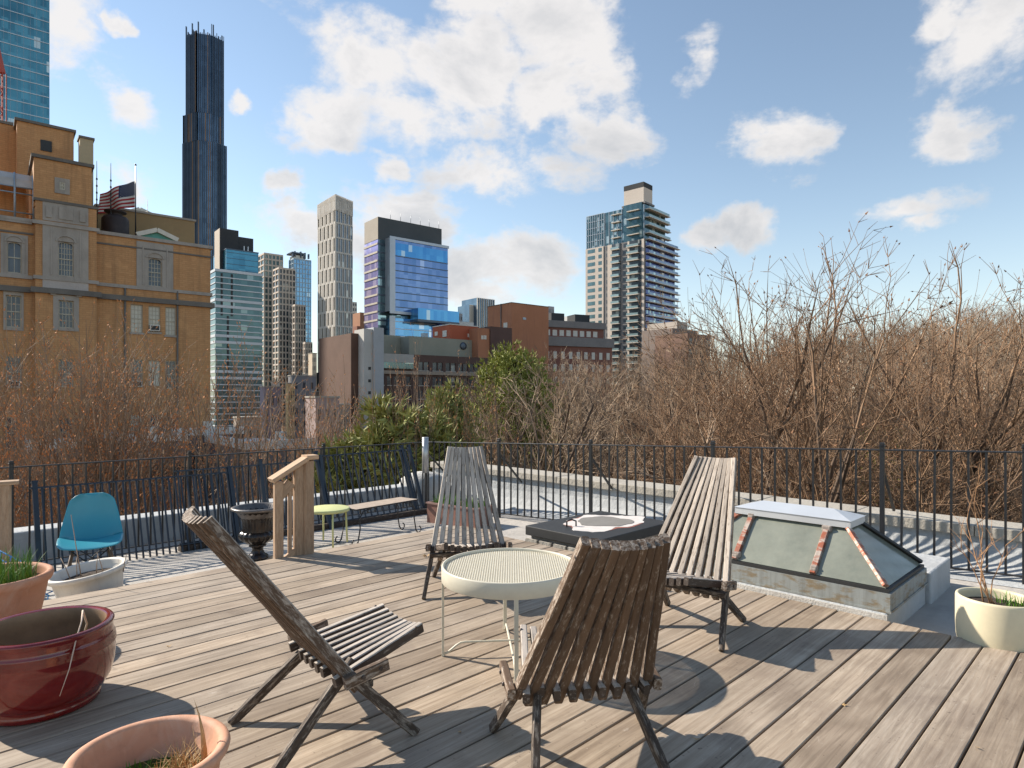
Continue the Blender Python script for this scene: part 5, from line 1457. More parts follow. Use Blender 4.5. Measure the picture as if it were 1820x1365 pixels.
mb.build('crown_fin', M_sl, B.t, kind='stuff')
# dark podium + small blocks by its foot
B = Bld('dark_podium', 'black low block at the foot of the slender pale tower', 570, 260); B.body(0, B.x(625), 0, 20, 0, B.z(662), M_char)
B.body(4, B.x(600), -.3, 0, B.z(688), B.z(676), M_fin, 'louvre')
B = gridblock('balcony_tower', 'narrow distant white and black tower peeking right of the slender tower', 626, 634, None, 538, 420, 2, 2, M_wd, M_trimw, 3.4, 1.3, .5)
B = Bld('brown_block', 'orange brown distant block just left of the blue hotel', 640, 400); B.body(0, B.x(649), 0, 14, 0, B.z(555), masonry('orange_brown_brick', (.30, .14, .08), (.40, .20, .11), None, .1))
B.body(B.x(634), 0, -.5, 10, 0, B.z(580), masonry('dark_orange_brick', (.22, .09, .06), (.28, .12, .08), None, .1), 'lower_wing')

# ---- blue glass hotel
B = Bld('glass_hotel', 'broad blue glass hotel slab with dark penthouse and pink violet end wall', 672, 215, 'hotel')
yl = B.y(648); x1 = B.x(785); zt_ = B.z(385)
M_hp = masonry('grey_metal_cladding', (.070, .082, .088), (.095, .108, .115), None, .1); M_he = masonry('warm_grey_end', (.36, .32, .27), (.43, .39, .33), None, .2)
zg = B.z(425)
B.body(0, x1, 0, yl, zg, zt_, M_hp, 'penthouse'); mb = MB(); mb.box(-.06, -.001, 0.0, yl, zg + .1, zt_ - .05); mb.build('end_wall', M_he, B.t)
M_hg = glass_wall('hotel_green_glass', (.03, .055, .075), (.12, .19, .21), (1.5, 1.5, 3.3), (.36, .5, .52), .12, .5, .12, .03)
M_hv = glass_wall('violet_reflective_glass', (.26, .22, .44), (.46, .38, .62), (1.2, 1.2, 3.1), (.62, .5, .68), .12, .6, .2, .04)
B.body(0, x1, 0, yl, 0, zg - .001, M_hg, 'core'); mb = MB(); mb.box(-.10, -.001, 0, yl, 0, zg - .1); mb.build('violet_glazing', M_hv, B.t)
mb = MB(); bands(mb, B, 'L', 0, yl, 1, zg, 2.85, .62, .22, -.1); mb.build('end_floor_band', plain('tan_band', (.40, .36, .30), .7, 0, .1, .3), B.t, kind='stuff')
mb = MB(); bands(mb, B, 'R', 0, B.x(697), 1, zg, 2.85, .55, .12); mb.build('dark_floor_band', M_fin, B.t, kind='stuff')
fo_ = -3.2
xa, xb = B.x(698, fo_), B.x(796, fo_); zA, zB = B.z(553, xa, fo_), B.z(425, xa, fo_)
M_hb = glass_wall('cobalt_glass', (.045, .12, .27), (.20, .28, .48), (1.6, 1.6, 2.85), (.36, .42, .58), .04, .6, .10, .03)
M_ht = glass_wall('top_band_glass', (.03, .17, .42), (.10, .34, .60), (1.4, 1.4, 5), (.4, .5, .58), .05, .5, .12, .03)
B.body(xa, xb, fo_, 1, zA, zB, M_hb, 'projecting_glass_box')
mb = MB(); mb.box(xa + .9, xb - .2, fo_ - .05, fo_, zB - 5.2, zB - 1.0); mb.build('top_band', M_ht, B.t)
M_al = plain('aluminium_frame', (.40, .43, .47), .4, .5, .08, .3)
mb = MB(); mb.box(xa - 1.2, xa + .8, fo_ - .35, fo_, zA - .8, zB + .9); mb.box(xa + .801, xb + .3, fo_ - .34, fo_, zB + .0, zB + .9); mb.box(xa + .801, xb + .3, fo_ - .34, fo_, zA - .8, zA + .1)
mb.box(xa - 1.2, xa - .8, fo_, -.01, zA, zB + .5); mb.build('box_frame', M_al, B.t)
mb = MB(); n = 11; zq = zB - 5.3
while zq > zA + .5: mb.box(xa + .8, xb, fo_ - .10, fo_ - .0, zq - .28, zq); zq -= 2.45
mb.build('floor_line', M_fin, B.t, kind='stuff')
zC = B.z(551, xa, fo_)
M_lb = glass_wall('azure_glass', (.06, .22, .46), (.20, .42, .66), (2.0, 2.0, 2.6), (.5, .6, .75), .05, .6, .1, .03)
B.body(xa, xb, fo_ + .1, 1, 0, zA - 2.2, M_lb, 'lower_glass'); B.body(xa + .3, xb - .8, fo_ + 1.2, 1, zA - 2.25, zA - .9, M_hg, 'recess')
mb = MB(); mb.box(xa - 1.2, xa + .8, fo_ - .3, fo_ + .1, 0, zA - 1.6); zq = zA - 3.2
while zq > 10: mb.box(xa + .8, xb, fo_ - .02, fo_ + .1, zq - .25, zq); zq -= 2.45
mb.build('lower_frame', M_al, B.t, kind='stuff')
yb = -8
xa2, xb2 = B.x(743, yb), B.x(816, yb); B.body(xa2, xb2, yb, -3.0, B.z(567, xa2, yb), B.z(547, xa2, yb), M_ht, 'jutting_box')
mb = MB(); mb.box(xa2 - .3, xb2, yb - .2, -3.1, B.z(571, xa2, yb), B.z(567, xa2, yb) - .01); mb.build('box_soffit', M_fin, B.t)
mb = MB(); mb.box(B.x(782, -6), xb2 - .1, -5.9, -3.1, B.z(595, xa2, yb), B.z(571, xa2, yb) - .1); mb.build('royal_blue_panel', glass_wall('royal_blue_glass', (.02, .06, .36), (.05, .13, .50), (2.5, 2.5, 2.6), None, 0, .5, .15, .02), B.t)
for k, px in enumerate((694, 712, 730, 747, 763, 780)):
    x = B.x(px, 1); mb = MB(); mb.tube([(x, 1, zt_ - .2), (x, 1, zt_ + 3.0)], .07, 5); mb.build('roof_antenna', M_fin, B.t)

# ---- dark brick institution in the middle distance
M_dbr = masonry('dark_brown_brick', (.085, .048, .038), (.125, .075, .062), None, .25)
M_dbr2 = masonry('umber_brick', (.105, .058, .040), (.15, .085, .06), None, .25)
B = Bld('brick_institution', 'long dark brown brick building with grey green penthouse and rows of paired windows', 672, 105, ang=39)
x1 = B.x(905); zt_ = B.z(627); zb_ = B.z(585)
M_gg = masonry('grey_green_render', (.27, .265, .21), (.33, .32, .26), None, .2)
hl = []; rows_z = [B.z(p) for p in (648, 676, 701, 722, 745, 768)]
SH = 2.35
for r_i, zc2 in enumerate(rows_z):
    for px in ((753, 778, 801, 823, 843, 862, 881) if r_i < 3 else (753, 779, 801, 823, 845, 866)):
        xx = B.x(px); w_ = .60 if r_i != 3 else .85
        zz = zc2 - 0
        hl.append((xx - w_ - .45, xx - .06, zz - .72, zz + .72)); hl.append((xx + .06, xx + w_ + .45, zz - .72, zz + .72))
    if r_i >= 1:
        for px in (679, 692, 704, 726): xx = B.x(px); hl.append((xx - .42, xx + .42, zz - .72, zz + .72))
# remove overlaps that would cut each other
hl = [h for h in hl if h[1] < x1 - .2]
mb = MB(); holes_wall(mb, 0, x1, 0, zt_, 0, hl, .3)
mb.quad((0, 0, zt_), (x1, 0, zt_), (x1, 20, zt_), (0, 20, zt_)); mb.quad((0, 0, 0), (0, 0, zt_), (0, 20, zt_), (0, 20, 0)); mb.quad((x1, 0, 0), (x1, 20, 0), (x1, 20, zt_), (x1, 0, zt_)); mb.build('brick_wall', M_dbr, B.t)
pane_me = None
for h in hl:
    w = MB(); w.box(h[0], h[1], .18, .2, h[2], h[3]); o = w.build('window', M_wd, B.t)
    w = MB(); w.box(h[0] - .05, h[1] + .05, -.06, .1, h[2] - .16, h[2] - .001); w.build('sill', M_lime_, o)
mb = MB(); mb.box(-.2, x1, -.35, 0, B.z(664), B.z(658)); mb.build('stone_course', masonry('tan_course', (.30, .24, .19), (.36, .29, .23)), B.t)
# corner bay with glazed strip
zq0, zq1, zq2 = B.z(654), B.z(643), B.z(631); xg = B.x(733)
mb = MB(); mb.box(.0, xg, -.5, 0, zq1, zq2 + .3); mb.build('bay_panel', plain('ribbed_grey_panel', (.34, .33, .31), .6, .2, .1, .8), B.t)
mb = MB(); mb.box(.0, xg - .02, -.45, 0, zq0, zq1 - .01); mb.build('bay_glazing', M_wd2, B.t)
# penthouse
py_ = 2.5; pa, pb_ = B.x(652, py_), B.x(888, py_)
pzz = (B.z(598, B.x(727, py_), py_) + B.z(607, pb_, py_)) / 2 - .0
B.body(B.x(727, py_), pb_, py_, 16, zt_ - .1, pzz, M_gg, 'penthouse'); B.body(pa, B.x(727, py_) - .01, py_ + 3, 16, zt_ - .1, B.z(590, 0, py_), M_gg, 'penthouse')
mb = MB(); q = B.x(823, py_); mb.lathe([(0, 0), (.7, 0), (.7, .15), (.5, .2), (0, .2)], 20); o = mb.build('round_vent', M_fin, B.t, loc=(q, py_ - .02, B.z(615, q, py_)), rot=(R(90), 0, 0))
# grey stair shaft
sx0, sx1 = B.x(652, -.8), B.x(671, -.8)
sh_ = B.body(sx0 + .9, 0.3, -1.4, 3, 0, B.z(584, 0), masonry('pale_blue_grey_shaft', (.36, .38, .40), (.44, .46, .48), None, .3), 'stair_shaft')
mb = MB(); 
mb.box(sx0 - .6, sx0 + .9 - .001, -1.0, 2.5, 0, B.z(585, 0) - .2); mb.build('shaft_side', masonry('pale_shaft_side', (.46, .45, .42), (.54, .53, .5), None, .3), B.t)
for py in (655, 677, 698, 719, 740, 760):
    mb = MB(); x_ = B.x(657, -1.05); mb.box(x_ - .22, x_ + .22, -1.06, -1.001, B.z(py + 2.6, x_), B.z(py - 2.6, x_)); mb.build('small_window', M_black, B.t)
lx = B.x(624, 1); B.body(lx, sx0 - .62, 1, 14, 0, B.z(592, lx, 1), M_dbr2, 'brick_wing')
for py in (649, 670, 691, 712, 733):
    mb = MB(); x_ = B.x(647, 1); mb.box(x_ - .5, x_ + .4, .93, .999, B.z(py + 5, x_, 1), B.z(py - 5, x_, 1)); mb.build('window', M_wd, B.t)
mb = MB(); q = B.x(757, 6); mb.box(q - .5, q + .5, 6, 7, pzz, pzz + 1.1); mb.build('roof_unit', M_steelb, B.t)
# ---- red and orange blocks behind it
M_ro = masonry('vermilion_render', (.40, .095, .045), (.47, .125, .06), None, .3)
M_or = masonry('orange_brick', (.40, .165, .085), (.47, .20, .105), (.25, .11, .07), .25); M_dr = masonry('deep_brown_brick', (.10, .055, .045), (.14, .08, .065), None, .25)
B = Bld('red_roof_house', 'small bright red rooftop block with white edge behind the grey green penthouse', 800, 118); B.body(0, B.x(850), 0, B.y(769), 0, B.z(577), M_ro)
mb = MB(); mb.box(-.1, B.x(850), -.1, B.y(769), B.z(577), B.z(575.5)); mb.build('parapet', M_white, B.t)
for (side, p0, p1, t, b_) in (('L', 787, 794, 588, 599), ('R', 831, 838, 593, 599), ('L', 773, 778, 590, 597)):
    mb = MB()
    if side == 'L': y0, y1 = B.y(p0), B.y(p1); mb.box(-.06, -.001, min(y0, y1), max(y0, y1), B.z(b_, 0, y0), B.z(t, 0, y0))
    else: mb.box(B.x(p0), B.x(p1), -.06, -.001, B.z(b_, B.x(p0)), B.z(t, B.x(p0)))
    mb.build('window', M_trimw, B.t)
B = Bld('brick_block', 'big orange brick block with blank walls, lit on its left side', 909, 135); x1, yl = B.x(975), B.y(867)
B.body(0, x1, 0, yl, 0, B.z(538), M_or); mb = MB(); y0 = B.y(902); mb.box(-.06, -.001, y0, y0 + 1.3, B.z(581), B.z(572)); mb.build('window', M_trimw, B.t)
mb = MB(); mb.box(-.1, x1 + .1, -.1, yl, B.z(538), B.z(537)); mb.build('parapet', M_darkco, B.t)
mb = MB(); xx = B.x(929); mb.box(xx, xx + .9, -.08, -.001, B.z(566), B.z(562)); mb.build('vent', M_steelb, B.t)
yq = B.y(891); mb = MB(); mb.tube([(-.1, yq, 20), (-.1, yq, B.z(540, 0, yq))], .12, 5); mb.build('drain_pipe', M_darkco, B.t)
B = Bld('brown_block', 'dark brown windowless wall in front of the orange brick block', 872, 120); B.body(0, B.x(910), 0, 8, 0, B.z(580), M_dr)
B.body(B.x(849, .3), -.02, .3, 8, 0, B.z(584), M_or, 'brick_wing')
for p in (857, 862):
    mb = MB(); x_ = B.x(p, .3); mb.box(x_ - .25, x_ + .3, .24, .299, B.z(603, x_), B.z(596, x_)); mb.build('window', M_trimw, B.t)
# dark striped tower
B = Bld('striped_tower', 'dark distant tower with white vertical stripes left of the orange block', 848, 380); x1 = B.x(878)
B.body(0, x1, 0, 16, 0, B.z(529), M_dk, 'core'); mb = MB()
for k in range(9): mb.box(x1 * k / 8 - .18 - (.2 if k % 2 else 0), x1 * k / 8 + .18, -.5, 0, 0, B.z(529))
mb.build('white_fin', M_trimw, B.t, kind='stuff'); B.body(B.x(834, 4), -.02, 4, 16, 0, B.z(541), M_dk, 'lower_core'); mb = MB()
x_ = B.x(834, 4)
for k in range(5): mb.box(x_ * k / 5 - .4, x_ * k / 5, 3.6, 3.99, 0, B.z(541))
mb.build('white_fin', M_trimw, B.t, kind='stuff')
# distant low blocks
for (p0, p1, pt, Z, c, lab, cat) in ((806, 822, 556, 300, (.25, .27, .30), 'low grey distant block beyond the jutting glass box', 'building'), (815, 842, 571, 260, (.50, .52, .52), 'pale low distant block left of the dark striped tower', 'building'),
        (975, 985, 544, 320, (.30, .33, .36), 'grey blue distant block beside the orange brick block', 'building'), (984, 1003, 557, 310, (.26, .15, .14), 'dull red distant block right of the orange brick block', 'building'),
        (1008, 1038, 562, 240, (.55, .55, .53), 'pale rooftop block left of the balcony tower', 'building'), (1195, 1240, 583, 200, (.20, .16, .14), 'dark low block at the foot of the balcony tower right side', 'building'),
        (1203, 1222, 571, 205, (.42, .37, .32), 'small tan rooftop house right of the balcony tower', 'building'), (1222, 1262, 592, 190, (.20, .12, .09), 'brown brick block behind the bare trees right of the balcony tower', 'building')):
    B = Bld('low_block', lab, p0, Z); m = masonry('block_%d' % p0, c, tuple(x * 1.2 for x in c), None, .15)
    B.body(0, B.x(p1), 0, 12, 0, B.z(pt), m)
    mb = MB(); xw = B.x(p1)
    for k in range(4):
        for j in range(3): mb.box(xw * (k + .3) / 4, xw * (k + .7) / 4, -.05, -.001, B.z(pt) - 3.2 * (j + 1), B.z(pt) - 3.2 * (j + 1) + 1.7)
    mb.build('window', M_wd, B.t, kind='stuff')
# long grey roofed red brick range
B = Bld('brick_range', 'long low red brick range with grey mansard roof behind the trees', 945, 150, ang=24)
x1 = B.x(1088); zr = B.z(598); M_rb = masonry('red_brown_brick', (.20, .085, .065), (.27, .12, .09), None, .3); M_slate = masonry('grey_slate_roof', (.20, .185, .18), (.27, .25, .24), None, .4)
B.body(0, x1, 0, 14, 0, zr - 2.0, M_rb)
mb = MB(); mb.box(-.4, x1 + .3, -.5, 14, zr - 2, zr + .2); mb.build('mansard_roof', M_slate, B.t); B.body(1.5, x1 * .93, 1.5, 13, zr + .2, zr + 2.6, M_rb, 'attic_wall'); mb = MB(); mb.box(1, x1 * .95, 1, 13.5, zr + 2.61, zr + 4.2); mb.build('upper_roof', M_slate, B.t)
for k in range(9):
    mb = MB(); xx = 2.5 + (x1 * .9 - 3) * k / 9; mb.box(xx, xx + 1.2, 1.43, 1.499, zr + .6, zr + 2.0); mb.build('window', M_white, B.t)
for j in range(3):
    for k in range(10):
        mb = MB(); xx = 1.5 + x1 * k / 10.5; mb.box(xx, xx + .9, -.06, -.001, zr - 5 - 3 * j, zr - 3.3 - 3 * j); mb.build('window', M_white, B.t)
# dark plant boxes on it
for k, (p0, p1, pt) in enumerate(((980, 1003, 577), (1022, 1048, 579))):
    mb = MB(); mb.box(B.x(p0, 4), B.x(p1, 4), 4, 8, zr + 4.2, zr + 4.2 + 2.2); mb.build('plant_box', M_char, B.t)

# ---- white residential tower with balconies
B = Bld('balcony_tower', 'cream apartment tower with stacked balconies and a glass top, in the centre right', 1146, 272, 'skyscraper', ang=48.0)
yl = B.y(1042); x1 = B.x(1199); x1g = B.x(1184); zt_ = B.z(357); zgl = B.z(415, 0); zc2 = B.z(421)
M_cr = masonry('cream_precast', (.60, .52, .45), (.68, .60, .52), None, .1); M_gy = masonry('grey_precast', (.20, .19, .185), (.25, .24, .235), None, .1)
M_tg = glass_wall('teal_top_glass', (.03, .07, .085), (.12, .20, .22), (1.3, 1.3, 3.1), (.4, .46, .45), .14, .5, .1, .03)
M_bv = glass_wall('violet_blue_glass', (.03, .04, .12), (.08, .10, .26), (1.3, 1.3, 1.5), (.30, .42, .46), .10, .55, .1, .03)
zmid = B.z(421, 0, 0)
fh_ = 2.95
nf = round(zmid / fh_); zmid = nf * fh_
# strips on the left face, positions measured from the corner
S = {p: B.y(p) for p in (1045, 1058, 1064, 1070, 1073, 1078, 1084, 1088, 1103, 1108, 1116, 1119, 1136, 1139, 1143)}
B.body(0, x1 + .0, 0, yl, 0, zmid, M_gy, 'core')
mb = MB(); mb.box(-.25, -.001, S[1073], yl, 0, zmid); mb.box(-.30, -.001, S[1088], S[1084] + 1.1, 0, zmid); mb.box(-.30, -.001, S[1119], S[1119] + .9, 0, zmid); mb.box(-.3, -.001, S[1143] - .6, S[1143] + .5, 0, zmid); mb.box(-.27, -.001, yl - .6, yl + .2, 0, zmid)
mb.build('cream_wall', M_cr, B.t)
def meshbox(name, x0, x1_, y0, y1_, z0, z1_, m):
    q = MB(); q.box(x0, x1_, y0, y1_, z0, z1_); me = bpy.data.meshes.new(name); me.from_pydata(q.v, [], q.f); me.materials.append(m); return me
def wmesh(a, b_, h_=1.5, m=M_wd): return meshbox('window', -.27, -.255, 0, abs(a - b_), 0, h_, m)
cols_ = [(S[1058], S[1045]), (S[1070], S[1064]), (S[1084], S[1078]), (S[1116], S[1108]), (S[1143] + .6, S[1136])]
for (ya_, yb_) in cols_:
    me = wmesh(ya_, yb_, 1.65, M_wd2 if ya_ > S[1073] else M_wd)
    for k in range(2, nf): place_mesh('window', me, B.t, (-.02 if ya_ > S[1073] else .2, min(ya_, yb_), k * fh_ + .75))
# balconies in the left face
M_bal = plain('balcony_slab', (.60, .55, .48), .7, 0, .05, .2); M_bgl = plain('balcony_glass', (.30, .40, .40), .15, .3, .15, .3)
for (ya_, yb_) in ((S[1103], S[1088]), (S[1136] - .3, S[1119] + .9)):
    L = abs(ya_ - yb_); y0 = min(ya_, yb_)
    mb = MB(); mb.box(-.26, -.001, y0, y0 + L, 0, zmid); mb.build('balcony_recess', M_wd, B.t)
    sl_ = meshbox('balcony', -1.5, -.26, 0, L, 0, .32, M_bal); gl_ = meshbox('glass_rail', -1.52, -1.46, .1, L - .1, .33, 1.15, M_bgl)
    for k in range(2, nf):
        o = place_mesh('balcony', sl_, B.t, (0, y0, k * fh_ + .1)); place_mesh('glass_rail', gl_, o, (0, 0, 0))
# right face: wrap balconies in front of blue glazing
mb = MB(); mb.box(0.6, x1, -.12, -.001, 0, zmid - .2); mb.build('blue_glazing', M_bv, B.t)
yo = -1.7
slr = meshbox('balcony', .7, x1 + 2.4, yo, -.121, 0, .28, M_bal); glr = meshbox('glass_rail', .75, x1 + .2, yo + .02, yo + .08, .29, 1.2, glass_wall('rail_glass', (.10, .13, .22), (.26, .34, .44), (1.5, 1.5, 2.95), (.55, .68, .66), .12, .4, .1, .02)); dv_ = meshbox('divider', x1 * .45, x1 * .52, yo + .1, -.13, .29, 2.0, M_fw)
for k in range(2, nf + 1):
    o = place_mesh('balcony', slr, B.t, (0, 0, k * fh_ - .3)); place_mesh('glass_rail', glr, o, (0, 0, 0)); place_mesh('divider', dv_, o, (0, 0, 0))
# glass top storeys
zl_ = zt_ - 1.2; B.body(0.3, x1g - .3, .3, yl - .1, zmid, zl_, M_tg, 'glass_top'); ym = S[1108]
B.body(0.1, x1g * .55, 1.5, ym, zmid, zt_, M_tg, 'glass_top')
mb = MB(); zq = zmid
while zq < zl_:
    mb.box(.1, .3 - .001, S[1073], yl - .1, zq, zq + .25); zq += 2.95
for k in range(9): yy = S[1073] + (yl - S[1073]) * k / 8; mb.box(.0, .098, yy - .1, yy + .1, zmid, zl_)
for k in range(10): yy = .5 + (S[1073] - 1) * k / 9; mb.box(.12, .298, yy - .12, yy + .12, zmid, zl_)
mb.build('mullion', M_steelb, B.t, kind='stuff')
for k in range(int((zt_ - zmid - 1) / 3.4)):
    z_ = zmid + 3.4 * k + 2.4; mb = MB(); mb.box(.8, x1g + (1.9 - .35 * k), yo, .28, z_, z_ + .28); o = mb.build('balcony', M_bal, B.t)
    mb = MB(); mb.box(.85, x1g + .8 - .3 * k, yo, yo + .06, z_ + .29, z_ + 1.2); mb.build('glass_rail', M_bgl, o)
    for (ya_, yb_) in ((S[1103], S[1088]), (S[1136] - .3, S[1119] + .9)):
        y0 = min(ya_, yb_); mb = MB(); mb.box(-1.0, .299, y0, y0 + abs(ya_ - yb_), z_, z_ + .3); mb.build('balcony', M_bal, B.t)
zr_ = zt_ ; x_p = .5
pa_, pb2 = B.y(1109, 2.0), B.y(1144, 2.0); 
xb_ = B.x(1160, pb2 - 0)
B.body(2.0, max(6, B.x(1162, 1.0)), max(.8, pb2), pa_, zt_ - 1, B.z(331, 2.0, 1.0), M_cr, 'lift_house')
mb = MB(); mb.box(1.95, max(6, B.x(1162, 1.0)) + .05, max(.8, pb2) - .05, pa_ + .05, B.z(331, 2, 1), B.z(322, 2, 1)); mb.build('dark_cap', M_char, B.t)
mb = MB(); mb.box(1.0, 9, .4, ym + 1.5, zt_ - .02 - .5, zt_ + .25); mb.build('roof_canopy', M_gy, B.t)

# ---- low pink and grey houses beyond the left trees
for (p0, p1, pl, pt, Z, c, lab) in ((561, 603, 543, 707, 95, (.36, .27, .25), 'dusty pink house with a sunlit left wall beyond the bare trees'),
        (603, 622, 590, 720, 100, (.34, .27, .22), 'low tan house beside the dusty pink house'), (470, 500, 462, 688, 120, (.25, .22, .27), 'lilac grey block beyond the trees below the glass office'),
        (560, 625, 556, 697, 130, (.26, .22, .18), 'olive brown block above the dusty pink house'), (520, 562, 512, 668, 170, (.20, .20, .21), 'grey framed block at the foot of the beige apartment towers'),
        (512, 524, 508, 682, 150, (.60, .42, .20), 'small yellow sunlit house among the far roofs'), (485, 496, 482, 680, 155, (.58, .52, .46), 'small white house among the far roofs'),
        (425, 466, 415, 744, 90, (.38, .33, .28), 'low tan roofed house below the glass office'), (555, 563, 548, 628, 260, (.60, .50, .38), 'narrow sunlit cream block left of the slender tower')):
    B = Bld('low_house', lab, p0, Z, 'house'); m = masonry('house_%d' % p0, c, tuple(min(1, x * 1.22) for x in c), None, .3)
    yl_ = B.y(pl); x1 = B.x(p1); B.body(0, x1, 0, yl_, 0, B.z(pt), m)
    mb = MB(); mb.box(-.12, x1 + .1, -.12, yl_ + .1, B.z(pt), B.z(pt) + .25); mb.build('parapet', M_coping, B.t)
    mb = MB()
    for k in range(3):
        for j in range(4): mb.box(x1 * (k + .3) / 3, x1 * (k + .6) / 3, -.05, -.001, B.z(pt) - 3.4 * (j + 1), B.z(pt) - 3.4 * (j + 1) + 1.7)
    mb.build('window', M_wd, B.t, kind='stuff')
# row houses with white roofs below the left trees
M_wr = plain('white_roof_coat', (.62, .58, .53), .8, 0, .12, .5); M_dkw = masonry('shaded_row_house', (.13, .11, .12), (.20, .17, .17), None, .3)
rh = [(40, 150, 800, 34, 'white roofed row house lowest at the left behind the railing'), (60, 175, 770, 48, 'white roofed row house at left, second row back, below the buff building'),
      (215, 330, 788, 38, 'white roofed row house behind the railing near its second post'), (310, 430, 775, 42, 'white roofed row house behind the railing in front of the glass office'),
      (440, 560, 800, 36, 'pale roofed row house beyond the railing left of the corner'), (250, 310, 752, 52, 'white rooftop with chimneys between the left bare trees')]
for i, (p0, p1, pt, Z, lab) in enumerate(rh):
    B = Bld('row_house', lab, p0, Z, 'house', ang=39, base=-13); x1 = B.x(p1); zt_ = B.z(pt, 0)
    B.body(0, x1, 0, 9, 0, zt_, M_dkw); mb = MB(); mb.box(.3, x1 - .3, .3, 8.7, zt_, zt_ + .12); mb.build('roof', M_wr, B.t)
    mb = MB(); mb.box(-.1, x1 + .1, -.1, .29, zt_ + .001, zt_ + .5); mb.box(-.1, .29, .291, 9, zt_ + .001, zt_ + .5); mb.build('parapet', M_wr, B.t)
    for k in range(1):
        mb = MB(); xx = x1 * (.3 + .1 * i); mb.box(xx, xx + .55, 3 + k, 3.6 + k, zt_ + .1, zt_ + .8 + .15 * k); mb.build('chimney', M_white, B.t)
    for k in range(5):
        mb = MB(); xx = x1 * (k + .4) / 5.3; mb.box(xx, xx + .9, -.06, -.001, zt_ - 3, zt_ - 1.3); mb.build('window', M_wd, B.t)
# curbside street beyond the left wall
mb = MB(); mb.box(-60, 60, 0, 9, 0, .006); o = mb.build('street', plain('asphalt', (.05, .05, .052), .9, 0, .2, .5), loc=(-22, 14, GZ + .03), rot=(0, 0, R(39))); o['kind'] = 'structure'

# ================================================================== TREES
M_bark = plain('grey_brown_bark', (.105, .072, .05), .9, 0, .35, 2.5, fine=30, each=(.8, 1.3))
M_twigs = plain('warm_twig_bark', (.30, .19, .115), .85, 0, .35, 1.2, each=(.62, 1.35))
M_twigd = plain('dull_twig_bark', (.245, .175, .12), .85, 0, .35, 1.2, each=(.6, 1.4))
M_twigp = plain('pale_twig_bark', (.39, .29, .20), .85, 0, .3, 1.2, each=(.7, 1.3))
M_bud = plain('rusty_orange_bud', (.56, .24, .09), .8, 0, .35, 8)
M_dryleaf = plain('clinging_dry_leaf', (.24, .12, .06), .85, 0, .4, 8)

def grow(seed, height, r0, mains, env, spread=.5, lv=4, trop=.05, wob=.10, kids=(8, 6, 5, 3), fork=.2, ratio=(.42, .45, .5, .5), twig_r=.006, rmain=.5, angs=(.45, 1.0), arch=.0):
    """recursive skeleton kept inside a rounded crown -> (big segments, twig segments, tips)
    env = (radius, centre height, half height, power)"""
    rd = random.Random(seed); big = []; tw = []; tips = []; ER, EC, EH = env
    lob = [(rd.uniform(0, 6.28), rd.uniform(.06, .16)) for _ in range(4)]
    def outside(p):
        a = atan2(p.y, p.x); r = sqrt(p.x * p.x + p.y * p.y)
        k = 1 + sum(m * sin((i + 2) * a + ph + p.z * .5) for i, (ph, m) in enumerate(lob))
        return (r / (ER * k)) ** 2 + ((p.z - EC) / (EH * (1 + .10 * sin(3 * a + lob[0][0])))) ** 2 > 1 and p.z > EC * .6
    def rot(d, ang):
        a = Vector((rd.gauss(0, 1), rd.gauss(0, 1), rd.gauss(0, 1))); a = (a - d * a.dot(d)).normalized()
        return (d * cos(ang) + a * sin(ang)).normalized()
    def br(p, d, L, r, lvl):
        n = (8, 9, 6, 4, 3)[min(lvl, 4)]; st_ = L / n; rr = r
        nk = kids[min(lvl - 1, len(kids) - 1)] if lvl < lv else 0
        for k in range(n):
            d = (d + Vector((rd.gauss(0, wob), rd.gauss(0, wob), rd.gauss(0, wob * .6) + trop))).normalized()
            q = p + d * st_; r2 = max(twig_r * .45, r * (1 - .62 * ((k + 1) / n)))
            if outside(q): r2 = twig_r * .5
            (big if rr > .026 else tw).append((p, q, rr, r2)); p = q; rr = r2
            if nk and k >= 1:
                m = nk / (n - 1) * (.6 + .8 * k / n); m = int(m) + (1 if rd.random() < m - int(m) else 0)
                for _ in range(m):
                    Lc = L * ratio[min(lvl - 1, len(ratio) - 1)] * (1 - .40 * k / n) * rd.uniform(.6, 1.3)
                    br(p, rot(d, rd.uniform(*angs)), Lc, max(twig_r, rr * rd.uniform(.5, .72)), lvl + 1)
            if outside(p): break
        else:
            if lvl < lv:     # the end of a limb forks again
                for _ in range(3 if lvl == 1 else 2):
                    br(p, rot(d, rd.uniform(.22, .62)), L * (.62 if lvl == 1 else .55) * rd.uniform(.75, 1.2), max(twig_r, r * (.42 if lvl == 1 else .32)), lvl + 1)
        if lvl >= 2: tips.append((p, d))
    zf = height * fork
    big.append((Vector((0, 0, -.5)), Vector((0, 0, zf * .5)), r0, r0 * .85)); big.append((Vector((0, 0, zf * .5)), Vector((0, 0, zf)), r0 * .85, r0 * .8))
    for m in range(mains):
        a = 2 * pi * m / mains + rd.uniform(-.4, .4); s = spread * rd.uniform(.45, 1.15) if m else .08
        d = Vector((cos(a) * s, sin(a) * s, 1)).normalized()
        br(Vector((0, 0, zf * rd.uniform(.7, 1))), d, (height - zf) * rd.uniform(.48, .70) / max(.8, d.z), r0 * rmain * rd.uniform(.65, 1), 1)
    return big, tw, tips
